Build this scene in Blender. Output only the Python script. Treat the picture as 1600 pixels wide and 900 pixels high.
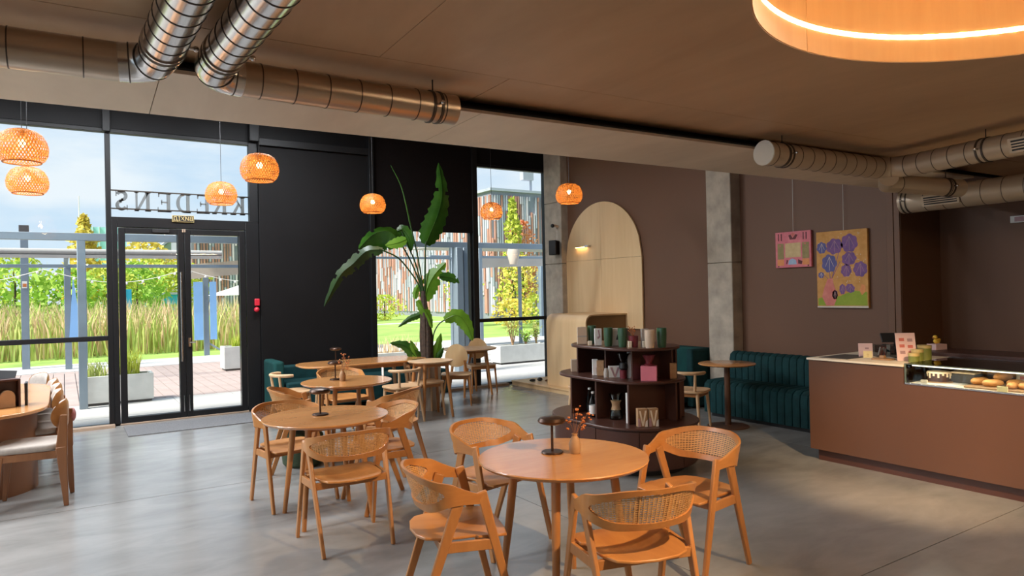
import bpy, bmesh, math, random
from mathutils import Vector, Matrix
for o in list(bpy.data.objects):
    bpy.data.objects.remove(o)
S = bpy.context.scene
COL = S.collection
PI = math.pi
rnd = random.Random(7)
def V(*a): return Vector(a)

# ------------------------------------------------------------------ camera
def make_camera():
    a, p, r = math.radians(33.0), math.atan(5 / 1080.0), math.radians(1.2)
    F = V(math.sin(a) * math.cos(p), math.cos(a) * math.cos(p), math.sin(p))
    R0 = V(math.cos(a), -math.sin(a), 0)
    U0 = R0.cross(F)
    R = R0 * math.cos(r) - U0 * math.sin(r)
    U = U0 * math.cos(r) + R0 * math.sin(r)
    cd = bpy.data.cameras.new('camera')
    cd.sensor_width = 36.0
    cd.lens = 1080 / 1600 * 36
    cd.clip_start, cd.clip_end = 0.05, 600
    co = bpy.data.objects.new('camera', cd)
    m = Matrix((R, U, -F)).transposed().to_4x4()
    m.translation = V(0, 0, 1.63)
    co.matrix_world = m
    COL.objects.link(co)
    S.camera = co
make_camera()

# ------------------------------------------------------------------ sky, sun, exposure
S.view_settings.view_transform = 'Standard'
S.view_settings.look = 'None'
S.view_settings.gamma = 1.0
S.view_settings.exposure = 1.0
SKY, SUN, RING, PEND = 0.54, 5.4, 42.0, 2.6
TUBE, SPOT, ACCENT = 64.0, 8.0, 650.0  # strengths of the unseen lamps added for brightness

def make_world():
    w = bpy.data.worlds.new('sky'); S.world = w; w.use_nodes = True
    nt = w.node_tree; nt.nodes.clear(); N = nt.nodes.new; L = nt.links.new
    out = N('ShaderNodeOutputWorld'); bg = N('ShaderNodeBackground'); L(bg.outputs[0], out.inputs[0])
    tc = N('ShaderNodeTexCoord'); sep = N('ShaderNodeSeparateXYZ'); L(tc.outputs['Generated'], sep.inputs[0])
    gr = N('ShaderNodeValToRGB'); L(sep.outputs[2], gr.inputs[0])
    e = gr.color_ramp.elements
    e[0].position, e[0].color = 0.0, (0.66, 0.82, 0.95, 1)
    e[1].position, e[1].color = 0.4, (0.34, 0.57, 0.90, 1)
    mp = N('ShaderNodeMapping'); mp.inputs['Scale'].default_value = (1.6, 1.6, 5.0); L(tc.outputs['Generated'], mp.inputs[0])
    nz = N('ShaderNodeTexNoise'); nz.inputs['Scale'].default_value = 2.1; nz.inputs['Detail'].default_value = 7
    nz.inputs['Roughness'].default_value = .55; L(mp.outputs[0], nz.inputs[0])
    cr = N('ShaderNodeValToRGB'); L(nz.outputs[0], cr.inputs[0])
    cr.color_ramp.elements[0].position = .42; cr.color_ramp.elements[1].position = .66
    mx = N('ShaderNodeMixRGB'); L(cr.outputs[0], mx.inputs[0]); L(gr.outputs[0], mx.inputs[1])
    mx.inputs[2].default_value = (0.86, 0.92, 0.98, 1)
    L(mx.outputs[0], bg.inputs[0]); bg.inputs[1].default_value = SKY
make_world()
sd = bpy.data.lights.new('sun', 'SUN'); sd.energy = SUN; sd.angle = math.radians(12); sd.color = (1.0, .94, .85)
so = bpy.data.objects.new('sun', sd); COL.objects.link(so)
so.rotation_euler = V(.62, .10, -.78).to_track_quat('-Z', 'Y').to_euler()

# ------------------------------------------------------------------ materials
MATS = {}
def base(name, rough=.5, metal=0.0, coat=0.0, spec=.5):
    m = bpy.data.materials.new(name); m.use_nodes = True; MATS[name] = m
    nt = m.node_tree; b = nt.nodes['Principled BSDF']
    b.inputs['Roughness'].default_value = rough; b.inputs['Metallic'].default_value = metal
    b.inputs['Specular IOR Level'].default_value = spec
    if coat: b.inputs['Coat Weight'].default_value = coat; b.inputs['Coat Roughness'].default_value = .12
    return m, nt, b
def coords(nt, scale, rot=(0, 0, 0)):
    tc = nt.nodes.new('ShaderNodeTexCoord'); mp = nt.nodes.new('ShaderNodeMapping')
    mp.inputs['Scale'].default_value = scale; mp.inputs['Rotation'].default_value = rot
    nt.links.new(tc.outputs['Object'], mp.inputs[0]); return mp.outputs[0]
def noise(nt, vec, scale=1.0, detail=4, rough=.55, dist=0.0):
    n = nt.nodes.new('ShaderNodeTexNoise'); n.inputs['Scale'].default_value = scale
    n.inputs['Detail'].default_value = detail; n.inputs['Roughness'].default_value = rough; n.inputs['Distortion'].default_value = dist
    nt.links.new(vec, n.inputs[0]); return n.outputs[0]
def ramp(nt, fac, stops):
    r = nt.nodes.new('ShaderNodeValToRGB'); nt.links.new(fac, r.inputs[0]); e = r.color_ramp.elements
    while len(e) < len(stops): e.new(.5)
    for i, (p, c) in enumerate(stops): e[i].position = p; e[i].color = (*c, 1)
    return r.outputs[0]
def bump(nt, b, h, strength=.2, dist=.01):
    n = nt.nodes.new('ShaderNodeBump'); n.inputs['Strength'].default_value = strength; n.inputs['Distance'].default_value = dist
    nt.links.new(h, n.inputs['Height']); nt.links.new(n.outputs[0], b.inputs['Normal'])
def mat(name, col, rough=.5, metal=0.0, var=.12, scale=6.0, coat=0.0, bmp=0.0, spec=.5):
    m, nt, b = base(name, rough, metal, coat, spec)
    f = noise(nt, coords(nt, (1, 1, 1)), scale, 4)
    lo = tuple(max(0, c * (1 - var)) for c in col); hi = tuple(min(1, c * (1 + var)) for c in col)
    nt.links.new(ramp(nt, f, [(.3, lo), (.7, hi)]), b.inputs['Base Color'])
    if bmp: bump(nt, b, f, bmp)
    return m
def wood(name, c1, c2, stretch, rough=.42, coat=0.0, fig=1.0):
    m, nt, b = base(name, rough, 0, coat)
    v = coords(nt, stretch)
    f = noise(nt, v, 1.0, 6, .62, .6)
    g = noise(nt, coords(nt, tuple(s * 6 for s in stretch)), 1.0, 3)
    mx = nt.nodes.new('ShaderNodeMath'); mx.operation = 'MULTIPLY_ADD'; mx.inputs[1].default_value = .28 * fig
    nt.links.new(g, mx.inputs[0]); nt.links.new(f, mx.inputs[2])
    nt.links.new(ramp(nt, mx.outputs[0], [(.42, c1), (.82, c2)]), b.inputs['Base Color'])
    bump(nt, b, g, .04, .003)
    return m
def emit(name, col, s):
    m = bpy.data.materials.new(name); m.use_nodes = True; MATS[name] = m; nt = m.node_tree; nt.nodes.clear()
    o = nt.nodes.new('ShaderNodeOutputMaterial'); e = nt.nodes.new('ShaderNodeEmission')
    e.inputs[0].default_value = (*col, 1); e.inputs[1].default_value = s; nt.links.new(e.outputs[0], o.inputs[0]); return m
def glass(name, tint=(.97, .99, .99), refl=.06, rough=0.0):
    m = bpy.data.materials.new(name); m.use_nodes = True; MATS[name] = m; nt = m.node_tree; nt.nodes.clear()
    N = nt.nodes.new; L = nt.links.new
    o = N('ShaderNodeOutputMaterial'); mx = N('ShaderNodeMixShader'); t = N('ShaderNodeBsdfTransparent'); g = N('ShaderNodeBsdfGlossy')
    fr = N('ShaderNodeFresnel'); fr.inputs[0].default_value = 1.35
    t.inputs[0].default_value = (*tint, 1); g.inputs['Roughness'].default_value = rough
    L(fr.outputs[0], mx.inputs[0]); L(t.outputs[0], mx.inputs[1]); L(g.outputs[0], mx.inputs[2]); L(mx.outputs[0], o.inputs[0]); return m
def leafy(name, c1, c2, scale=3.0, trans=.45, rough=.45):
    m, nt, b = base(name, rough)
    N = nt.nodes.new; L = nt.links.new
    f = noise(nt, coords(nt, (1, 1, 1)), scale, 3)
    col = ramp(nt, f, [(.3, c1), (.7, c2)]); L(col, b.inputs['Base Color'])
    t = N('ShaderNodeBsdfTranslucent'); L(col, t.inputs[0]); mx = N('ShaderNodeMixShader'); mx.inputs[0].default_value = trans
    out = nt.nodes['Material Output']; L(b.outputs[0], mx.inputs[1]); L(t.outputs[0], mx.inputs[2]); L(mx.outputs[0], out.inputs[0]); return m

def floor_material():
    m, nt, b = base('polished_concrete', .36, 0, 0, .5)
    N = nt.nodes.new; L = nt.links.new
    f1 = noise(nt, coords(nt, (1, 1, 1)), .7, 6, .6, .4); f2 = noise(nt, coords(nt, (1.2, 3.2, 1)), 1.3, 8, .6, .5)
    add = N('ShaderNodeMath'); add.operation = 'ADD'; L(f1, add.inputs[0]); L(f2, add.inputs[1])
    hv = N('ShaderNodeMath'); hv.operation = 'MULTIPLY'; hv.inputs[1].default_value = .5; L(add.outputs[0], hv.inputs[0]); mf = N('ShaderNodeMath'); mf.operation = 'MULTIPLY_ADD'; mf.inputs[1].default_value = -.16; L(f2, mf.inputs[0]); L(hv.outputs[0], mf.inputs[2]); ad = N('ShaderNodeMath'); ad.operation = 'ADD'; ad.inputs[1].default_value = .08; L(mf.outputs[0], ad.inputs[0]); hv = ad
    L(ramp(nt, hv.outputs[0], [(.38, (.185, .18, .172)), (.50, (.245, .24, .23)), (.62, (.305, .298, .285))]), b.inputs['Base Color'])
    L(ramp(nt, f2, [(.3, (.20,) * 3), (.75, (.26,) * 3)]), b.inputs['Roughness'])
    bump(nt, b, f2, .025, .01)
    return m
floor_material()
wood('ceiling_plywood', (.42, .255, .14), (.57, .365, .21), (1.1, .35, 1), .5)
wood('pale_plywood', (.56, .45, .34), (.74, .62, .48), (1.0, .3, 1), .5)
wood('birch_plywood', (.70, .46, .235), (.80, .56, .31), (3.5, 3.5, .35), .42, 0, .7)
wood('ring_plywood', (.60, .32, .115), (.68, .385, .15), (6, 6, .5), .5, 0, .7)
wood('oak', (.37, .14, .036), (.53, .235, .07), (5, 1.0, 5), .36, .15)
wood('oak_leg', (.34, .135, .038), (.46, .20, .062), (7, 7, .9), .4, .1)
wood('table_oak', (.50, .215, .068), (.60, .285, .10), (1.2, 7, 4), .24, .5)
wood('pale_oak', (.52, .32, .165), (.64, .42, .24), (6, 1, 6), .45)
wood('walnut', (.20, .08, .03), (.30, .125, .05), (6, 6, .8), .4, .1)
mat('cane', (.60, .33, .13), .5, var=.15, scale=60)
mat('brown_wall', (.15, .072, .040), .55, var=.05, scale=.8, spec=.4)
mat('brown_laminate', (.115, .050, .026), .4, var=.05, scale=1.5)
mat('dark_brown_laminate', (.070, .026, .017), .34, var=.08, scale=2)
mat('black_metal', (.008, .008, .009), .42, 0, .1, 5, spec=.3)
mat('black_panel', (.006, .0055, .006), .6, 0, .15, 2, spec=.2)
mat('black_fabric', (.008, .006, .006), .9, 0, .15, 30, spec=.1)
mat('spandrel', (.005, .005, .006), .5, 0, .2, 3, spec=.2)
mat('black_plastic', (.015, .015, .016), .45, 0, .1, 9)
mat('bronze', (.07, .04, .028), .32, .7, .1, 9)
mat('green_velvet', (.004, .034, .037), .8, 0, .25, 9, spec=.25)
mat('teal_fabric', (.006, .048, .045), .85, 0, .15, 12, spec=.25)
mat('cream_fabric', (.40, .35, .31), .85, 0, .08, 40, 0, .15)
mat('pink_fabric', (.48, .20, .20), .85, 0, .1, 30)
mat('tan_sill', (.34, .24, .17), .6, 0, .1, 6)
mat('doormat', (.15, .15, .155), .95, 0, .2, 60, 0, .5)
mat('duct_steel', (.52, .42, .33), .32, .9, .06, 3)
mat('galvanized', (.62, .60, .59), .2, 1.0, .05, 4)
mat('dark_steel', (.10, .08, .07), .4, .8, .1, 6)
mat('sign_grey', (.22, .22, .225), .5, 0, .04, 4)
mat('duct_beige', (.50, .40, .30), .42, .35, .05, 3)
mat('white_paint', (.72, .70, .66), .5, 0, .03, 4)
mat('stone_pot', (.52, .46, .40), .75, 0, .08, 6)
mat('soil', (.05, .035, .025), .95, 0, .3, 40)
mat('trunk_brown', (.045, .028, .018), .8, 0, .5, 25, 0, .6)
mat('red_plastic', (.55, .02, .04), .35, 0, .05, 8)
mat('cream_paper', (.80, .70, .55), .7, 0, .04, 20)
mat('white_paper', (.75, .73, .70), .7, 0, .04, 20)
mat('kraft', (.38, .22, .11), .8, 0, .15, 30)
mat('beige_ceramic', (.60, .46, .34), .5, 0, .06, 12)
mat('grey_ceramic', (.42, .38, .34), .5, 0, .06, 12)
mat('green_ceramic', (.035, .10, .05), .28, 0, .12, 12, .4)
mat('burgundy', (.16, .015, .025), .4, 0, .1, 12)
mat('pink_card', (.72, .20, .27), .6, 0, .05, 10)
mat('pale_pink', (.82, .58, .57), .6, 0, .03, 10)
mat('salmon', (.62, .16, .13), .6, 0, .1, 30)
mat('mauve', (.42, .25, .27), .6, 0, .1, 30)
mat('orange_dry', (.52, .17, .05), .8, 0, .3, 30)
mat('tan_clay', (.38, .22, .11), .6, 0, .1, 20)
mat('yellow', (.80, .50, .05), .4, 0, .1, 10)
mat('pale_yellow', (.85, .72, .38), .6, 0, .05, 20)
mat('olive_tin', (.19, .22, .05), .4, 0, .1, 10)
mat('gold_tin', (.62, .48, .20), .4, .2, .1, 10)
mat('crust', (.50, .23, .07), .55, 0, .3, 25, .1)
mat('cake_dark', (.06, .022, .015), .6, 0, .3, 25)
mat('icing', (.80, .62, .42), .5, 0, .06, 20)
mat('slate', (.07, .065, .065), .7, 0, .1, 20)
mat('sage_pouf', (.030, .048, .022), .9, 0, .2, 30)
mat('pillar_concrete', (.42, .36, .29), .85, 0, .22, 5, 0, .35)
mat('light_concrete', (.55, .55, .53), .85, 0, .08, 5)
mat('paving', (.44, .425, .41), .8, 0, .06, 2)
mat('deck_wood', (.34, .265, .245), .8, 0, .14, 2)
mat('path', (.46, .45, .445), .85, 0, .05, 2)
mat('steel_blue', (.20, .25, .30), .45, .3, .08, 2)
mat('awning', (.36, .35, .34), .85, 0, .06, 3)
mat('awning_tan', (.48, .41, .34), .85, 0, .06, 3)
mat('banner_blue', (.22, .42, .72), .7, 0, .05, 2)
mat('hut_blue', (.03, .42, .62), .6, 0, .05, 2)
mat('teal_facade', (.35, .68, .70), .4, 0, .15, .5)
mat('slat_red', (.42, .21, .16), .7, 0, .2, .6)
mat('slat_grey', (.38, .40, .45), .6, 0, .15, .6)
mat('slat_pale', (.60, .54, .57), .6, 0, .1, .6)
mat('facade_dark', (.22, .23, .27), .5, 0, .1, .5)
mat('sage_wall', (.34, .40, .32), .8, 0, .08, .5)
mat('case_edge', (.10, .13, .11), .2, 0, .05, 4)
mat('drum_brown', (.26, .115, .055), .4, 0, .08, 2)
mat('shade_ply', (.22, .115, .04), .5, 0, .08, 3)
mat('grass', (.23, .36, .07), .9, 0, .3, .8)
leafy('strelitzia', (.018, .075, .008), (.05, .15, .014), 4, .5, .3)
leafy('strelitzia_dark', (.012, .04, .007), (.025, .075, .010), 4, .35, .3)
leafy('strelitzia_bright', (.09, .25, .015), (.22, .42, .035), 4, .55, .35)
leafy('reed_green', (.36, .46, .10), (.56, .58, .20), 1.2, .3, .8)
leafy('reed_gold', (.66, .46, .26), (.78, .60, .38), 1.2, .3, .8)
leafy('tree_green', (.24, .46, .05), (.50, .64, .12), .8, .35, .7)
leafy('tree_lime', (.34, .46, .04), (.62, .62, .10), .8, .35, .7)
leafy('tree_yellow', (.62, .46, .05), (.78, .66, .16), .8, .35, .7)
leafy('tree_red', (.60, .16, .08), (.74, .34, .14), .8, .35, .7)
leafy('bamboo', (.38, .14, .026), (.52, .235, .052), 30, .45, .5)
glass('window_glass'); glass('clear_glass', (.93, .97, .95), .08); glass('smoky_glass', (.62, .62, .62), .1)
emit('case_glow', (1, .85, .65), 2.0); emit('added_tube_glow', (.94, .97, 1.0), 1.5); emit('led', (1.0, .78, .50), RING); emit('bulb', (1.0, .75, .42), 9.0); emit('sconce_glow', (1.0, .62, .25), 20.0)
def painting_ground(name, c1, c2, scale):
    m, nt, b = base(name, .7); f = noise(nt, coords(nt, (1, 1, 1)), scale, 5)
    nt.links.new(ramp(nt, f, [(.3, c1), (.7, c2)]), b.inputs['Base Color'])
painting_ground('paint_ochre', (.52, .24, .05), (.66, .34, .10), 14); painting_ground('paint_pink', (.62, .14, .19), (.74, .24, .26), 12)
painting_ground('paint_sand', (.56, .40, .20), (.66, .50, .26), 20); painting_ground('paint_olive', (.26, .21, .08), (.36, .28, .12), 20)
painting_ground('paint_orange', (.70, .24, .08), (.76, .32, .12), 20); painting_ground('paint_violet', (.13, .07, .22), (.24, .10, .28), 18)
painting_ground('paint_blue', (.08, .09, .26), (.14, .12, .32), 18); painting_ground('paint_green', (.22, .32, .02), (.34, .42, .04), 8)
painting_ground('paint_rose', (.60, .16, .14), (.72, .26, .20), 12); painting_ground('paint_light', (.60, .50, .44), (.70, .62, .52), 20)
painting_ground('paint_sky', (.30, .42, .60), (.38, .50, .66), 18); painting_ground('paint_dark', (.10, .02, .03), (.16, .04, .04), 18)

# ------------------------------------------------------------------ mesh helpers
class MB:
    def __init__(s): s.v = []; s.f = []
    def add(s, vs, fs):
        n = len(s.v); s.v += [tuple(p) for p in vs]; s.f += [tuple(i + n for i in f) for f in fs]; return s
    def box(s, x0, y0, z0, x1, y1, z1):
        return s.add([(x0, y0, z0), (x1, y0, z0), (x1, y1, z0), (x0, y1, z0), (x0, y0, z1), (x1, y0, z1), (x1, y1, z1), (x0, y1, z1)],
                     [(3, 2, 1, 0), (4, 5, 6, 7), (0, 1, 5, 4), (1, 2, 6, 5), (2, 3, 7, 6), (3, 0, 4, 7)])
    def bar(s, p, q, w, d, w2=None, d2=None, up=(0, 1, 0)):
        p, q = Vector(p), Vector(q); t = (q - p).normalized(); u = Vector(up); a = t.cross(u)
        if a.length < 1e-4: a = t.cross(V(1, 0, 0))
        a.normalize(); b = a.cross(t).normalized(); w2 = w if w2 is None else w2; d2 = d if d2 is None else d2; vs = []
        for c, ww, dd in ((p, w, d), (q, w2, d2)):
            for i, j in ((-1, -1), (1, -1), (1, 1), (-1, 1)): vs.append(c + a * (i * ww / 2) + b * (j * dd / 2))
        return s.add(vs, [(3, 2, 1, 0), (4, 5, 6, 7), (0, 1, 5, 4), (1, 2, 6, 5), (2, 3, 7, 6), (3, 0, 4, 7)])
    def tube(s, pts, r, n=8, closed=False, cap=True):
        pts = [Vector(p) for p in pts]; m = len(pts); rs = r if isinstance(r, (list, tuple)) else [r] * m; vs = []; fs = []; a = None
        for i, p in enumerate(pts):
            q0 = pts[i - 1] if (i or closed) else p; q1 = pts[(i + 1) % m] if (i < m - 1 or closed) else p
            t = (q1 - q0).normalized()
            if a is None: a = t.cross(V(0, 0, 1) if abs(t.z) < .9 else V(1, 0, 0)).normalized()
            else: a = (a - t * a.dot(t)).normalized()
            b = t.cross(a)
            vs += [p + a * (rs[i] * math.cos(2 * PI * k / n)) + b * (rs[i] * math.sin(2 * PI * k / n)) for k in range(n)]
        for i in range(m if closed else m - 1):
            j = (i + 1) % m
            for k in range(n): l = (k + 1) % n; fs.append((i * n + k, i * n + l, j * n + l, j * n + k))
        if cap and not closed: fs.append(tuple(range(n - 1, -1, -1))); fs.append(tuple((m - 1) * n + k for k in range(n)))
        return s.add(vs, fs)
    def lathe(s, prof, c=(0, 0, 0), n=24, sx=1.0, sy=1.0):
        vs = []; fs = []; m = len(prof)
        for r, z in prof:
            vs += [(c[0] + sx * r * math.cos(2 * PI * k / n), c[1] + sy * r * math.sin(2 * PI * k / n), c[2] + z) for k in range(n)]
        for i in range(m - 1):
            for k in range(n): l = (k + 1) % n; fs.append((i * n + k, i * n + l, (i + 1) * n + l, (i + 1) * n + k))
        if prof[0][0] > 1e-5: fs.append(tuple(range(n - 1, -1, -1)))
        if prof[-1][0] > 1e-5: fs.append(tuple((m - 1) * n + k for k in range(n)))
        return s.add(vs, fs)
    def prism(s, poly, z0, z1):
        n = len(poly)
        return s.add([(x, y, z0) for x, y in poly] + [(x, y, z1) for x, y in poly],
                     [tuple(range(n - 1, -1, -1)), tuple(range(n, 2 * n))] + [(i, (i + 1) % n, n + (i + 1) % n, n + i) for i in range(n)])
    def slab(s, poly, O, A, B, t):   # polygon in the plane O + a*A + b*B, thickness vector t
        O, A, B, t = Vector(O), Vector(A), Vector(B), Vector(t); n = len(poly); p = [O + A * a + B * b for a, b in poly]
        return s.add(p + [q + t for q in p], [tuple(range(n - 1, -1, -1)), tuple(range(n, 2 * n))] + [(i, (i + 1) % n, n + (i + 1) % n, n + i) for i in range(n)])
    def ball(s, c, r, n=12, m=8, sz=1.0, sx=1.0, sy=1.0):
        return s.lathe([(r * math.sin(PI * i / m), -sz * r * math.cos(PI * i / m)) for i in range(m + 1)], c, n, sx, sy)
def mesh(mb, name, smooth=True, recalc=True):
    me = bpy.data.meshes.new(name); me.from_pydata(mb.v, [], mb.f)
    if recalc:
        bm = bmesh.new(); bm.from_mesh(me); bmesh.ops.remove_doubles(bm, verts=bm.verts, dist=1e-6); bmesh.ops.recalc_face_normals(bm, faces=bm.faces); bm.to_mesh(me); bm.free()
    if smooth:
        me.polygons.foreach_set('use_smooth', [True] * len(me.polygons)); me.set_sharp_from_angle(angle=.65)
    me.update(); return me
def obj(name, mb, m, parent=None, bevel=0.0, smooth=True, recalc=True, segs=2, kind=None, label=None):
    me = mesh(mb, name, smooth, recalc); me.materials.append(MATS[m]); o = bpy.data.objects.new(name, me); COL.objects.link(o)
    if parent: o.parent = parent
    if bevel:
        b = o.modifiers.new('edge', 'BEVEL'); b.width = bevel; b.segments = segs; b.limit_method = 'ANGLE'; b.angle_limit = .6
    if kind: o['kind'] = kind
    if label: o['label'] = label
    return o
def tag(o, label, cat, group=None):
    o['label'] = label; o['category'] = cat
    if group: o['group'] = group
    return o
def thing(name, label, cat, loc=(0, 0, 0), rz=0.0, group=None):
    o = bpy.data.objects.new(name, None); COL.objects.link(o); o.location = loc; o.rotation_euler = (0, 0, math.radians(rz))
    o.empty_display_size = .1; return tag(o, label, cat, group)
def dup(root, loc, rz, label, group=None, scale=None):
    def cp(o, par):
        c = o.copy(); COL.objects.link(c)
        if par: c.parent = par
        for k in kids.get(o.name, []): cp(k, c)
        return c
    kids = {}
    def walk(o):
        kids[o.name] = list(o.children)
        for k in o.children: walk(k)
    walk(root); r = cp(root, None); r.location = loc; r.rotation_euler = (0, 0, math.radians(rz)); r['label'] = label
    if group: r['group'] = group
    if scale: r.scale = (scale,) * 3
    return r
def struct(name, mb, m, **k):
    par = k.get('parent'); o = obj(name, mb, m, **k)
    if not par: o['kind'] = 'structure'
    return o
def sroot(name):
    o = bpy.data.objects.new(name, None); COL.objects.link(o); o['kind'] = 'structure'; return o
def share(o, name, loc, parent, rz=0.0):   # a piece that shares its mesh with another
    c = o.copy(); c.name = name; c.location = loc; c.rotation_euler = (0, 0, rz); c.parent = parent; COL.objects.link(c); return c
def rrect(x0, y0, x1, y1, r, n=5):
    out = []
    for cx, cy, a in ((x1 - r, y0 + r, -90), (x1 - r, y1 - r, 0), (x0 + r, y1 - r, 90), (x0 + r, y0 + r, 180)):
        out += [(cx + r * math.cos(math.radians(a + 90 * i / n)), cy + r * math.sin(math.radians(a + 90 * i / n))) for i in range(n + 1)]
    return out
def text_mesh(txt, size, depth, name, flip=False):
    cu = bpy.data.curves.new(name, 'FONT'); cu.body = txt; cu.size = size; cu.extrude = depth; cu.align_x = 'CENTER'
    o = bpy.data.objects.new(name, cu); COL.objects.link(o); bpy.context.view_layer.update()
    me = bpy.data.meshes.new_from_object(o.evaluated_get(bpy.context.evaluated_depsgraph_get())); bpy.data.objects.remove(o); bpy.data.curves.remove(cu)
    mb = MB(); mb.v = [tuple(v.co) for v in me.vertices]; mb.f = [tuple(p.vertices) for p in me.polygons]; bpy.data.meshes.remove(me); return mb

# ================================================================== STRUCTURE
ZC, ZP, ZH = 2.72, 2.64, 4.35            # low ceiling, dropped panel, high ceiling by the windows
CA = math.radians(-1.9)
def cr(x, y, z=None):                     # the ceiling grid stands a little askew to the windows
    dx, dy = x - 3.2, y - 3.3; c, s = math.cos(CA), math.sin(CA)
    p = (3.2 + c * dx - s * dy, 3.3 + s * dx + c * dy)
    return p if z is None else (p[0], p[1], z)
# floor: concrete bays with saw-cut joints
fl = struct('floor', MB().box(-7, -5.5, -.12, 9, 10.42, -.006), 'slate', smooth=False)
FX, FY = [-7, -4.6, -2.2, 3.0, 6.3, 9], [-5.5, -1.6, 2.2, 6.4, 10.42]
for i in range(5):
    for j in range(4):
        g = .0035
        o = obj('floor_slab', MB().box(FX[i] + g, FY[j] + g, -.03, FX[i + 1] - g, FY[j + 1] - g, 0), 'polished_concrete', fl, smooth=False)
# ceiling: plywood sheets with open joints, ring light cut into one of them
ceil = struct('ceiling', MB().box(-7.2, -5.8, ZC + .62, 9.2, 4.0, ZC + .7), 'black_panel', smooth=False)
RC, RR = (3.02, .78), 1.16
def sheet(x0, x1, y0, y1):
    g = .003
    obj('ceiling_panel', MB().prism([cr(x0 + g, y0 + g), cr(x1 - g, y0 + g), cr(x1 - g, y1 - g), cr(x0 + g, y1 - g)], ZC, ZC + .018), 'ceiling_plywood', ceil, smooth=False)
def hole_sheet(x0, x1, y0, y1, c, r, n=96):
    mb = MB(); vs = []
    angs = sorted([2 * PI * k / n for k in range(n)] + [math.atan2(yy - c[1], xx - c[0]) % (2 * PI) for xx in (x0, x1) for yy in (y0, y1)]); n = len(angs)
    for a in angs:
        dx, dy = math.cos(a), math.sin(a)
        t = min(((x1 if dx > 0 else x0) - c[0]) / dx if abs(dx) > 1e-6 else 1e9, ((y1 if dy > 0 else y0) - c[1]) / dy if abs(dy) > 1e-6 else 1e9)
        vs.append((cr(c[0] + r * dx, c[1] + r * dy), cr(c[0] + t * dx, c[1] + t * dy)))
    for k in range(n):
        a, b = vs[k], vs[(k + 1) % n]
        mb.add([(*a[0], ZC), (*b[0], ZC), (*b[1], ZC), (*a[1], ZC), (*a[0], ZC + .018), (*b[0], ZC + .018), (*b[1], ZC + .018), (*a[1], ZC + .018)],
               [(0, 1, 2, 3), (7, 6, 5, 4), (0, 4, 5, 1), (2, 6, 7, 3)])
    obj('ceiling_panel', mb, 'ceiling_plywood', ceil, smooth=False, recalc=False)
for x0, x1 in ((-7, -4.55), (-4.55, -2.55), (-2.55, -.55), (-.55, 1.95), (1.95, 4.45), (4.45, 7.1), (7.1, 9)): sheet(x0, x1, 2.92, 3.40)
for x0, x1 in ((-7, -3.75), (-3.75, -1.25), (-1.25, 1.25)): sheet(x0, x1, -.6, 2.92); sheet(x0, x1, -5.6, -.6)
hole_sheet(1.25, 6.2, -.6, 2.92, RC, RR); hole_sheet(1.25, 6.2, -5.6, -.6, (3.02, -2.9), RR)
sheet(6.2, 9, -.6, 2.92); sheet(6.2, 9, -5.6, -.6)
# dropped plywood strip beyond the slot, black soffit above it, high ceiling over the window side
PX = [-7, -3.9, -1.4, .38, 2.0, 4.6, 7.46]
pan = struct('trim_1', MB().prism([cr(-7, 3.30), cr(7.44, 3.30), cr(7.44, 4.16), cr(-7, 4.16)], ZP + .02, ZP + .03), 'black_panel', smooth=False)
for i in range(6):
    g = .002
    obj('ceiling_panel', MB().prism([cr(PX[i] + g, 3.32), cr(PX[i + 1] - g, 3.32), cr(PX[i + 1] - g, 4.14), cr(PX[i] + g, 4.14)], ZP, ZP + .018), 'pale_plywood', pan, smooth=False)
struct('trim_2', MB().prism([cr(-7, 4.08), cr(7.44, 4.08), cr(7.44, 4.14), cr(-7, 4.14)], ZP + .031, ZH + .1), 'brown_wall', smooth=False)
struct('trim_3', MB().prism([cr(-7, 3.42), cr(9, 3.42), cr(9, 3.46), cr(-7, 3.46)], ZC - .02, ZC + .615), 'black_panel', smooth=False)
struct('ceiling_1', MB().box(-7.2, 3.9, ZH, 7.8, 10.6, ZH + .1), 'pillar_concrete', smooth=False)
# walls
struct('wall_right', MB().box(7.55, 4.02, 0, 7.75, 10.42, ZH), 'brown_wall', smooth=False)
struct('wall_counter', MB().box(8.3, -5.6, 0, 8.5, 3.9, 3.4), 'brown_wall', smooth=False)
w = struct('trim_4', MB().box(7.47, 3.90, 0, 8.5, 4.05, ZC), 'brown_wall', smooth=False)
obj('trim_board', MB().box(7.455, 3.905, 0, 7.469, 3.965, ZC - .02), 'brown_wall', w, .003); obj('trim_board', MB().box(7.455, 3.972, 0, 7.469, 4.045, ZC - .02), 'brown_wall', w, .003)
struct('wall_back', MB().box(-7.2, -5.75, 0, 9.2, -5.55, 3.4), 'brown_wall', smooth=False)
# concrete columns, formwork joints cut in
def column(x0, x1, y0, y1, z1, cuts):
    r = sroot('trim_5'); zs = [0] + cuts + [z1]
    for a, b in zip(zs, zs[1:]): obj('concrete_lift', MB().box(x0, y0, a + .002, x1, y1, b - .002), 'pillar_concrete', r, .012)
column(7.40, 7.60, 9.76, 10.26, ZH, [1.0, 2.1, 3.2]); column(7.36, 7.60, 6.03, 6.44, ZH, [1.95])

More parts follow.
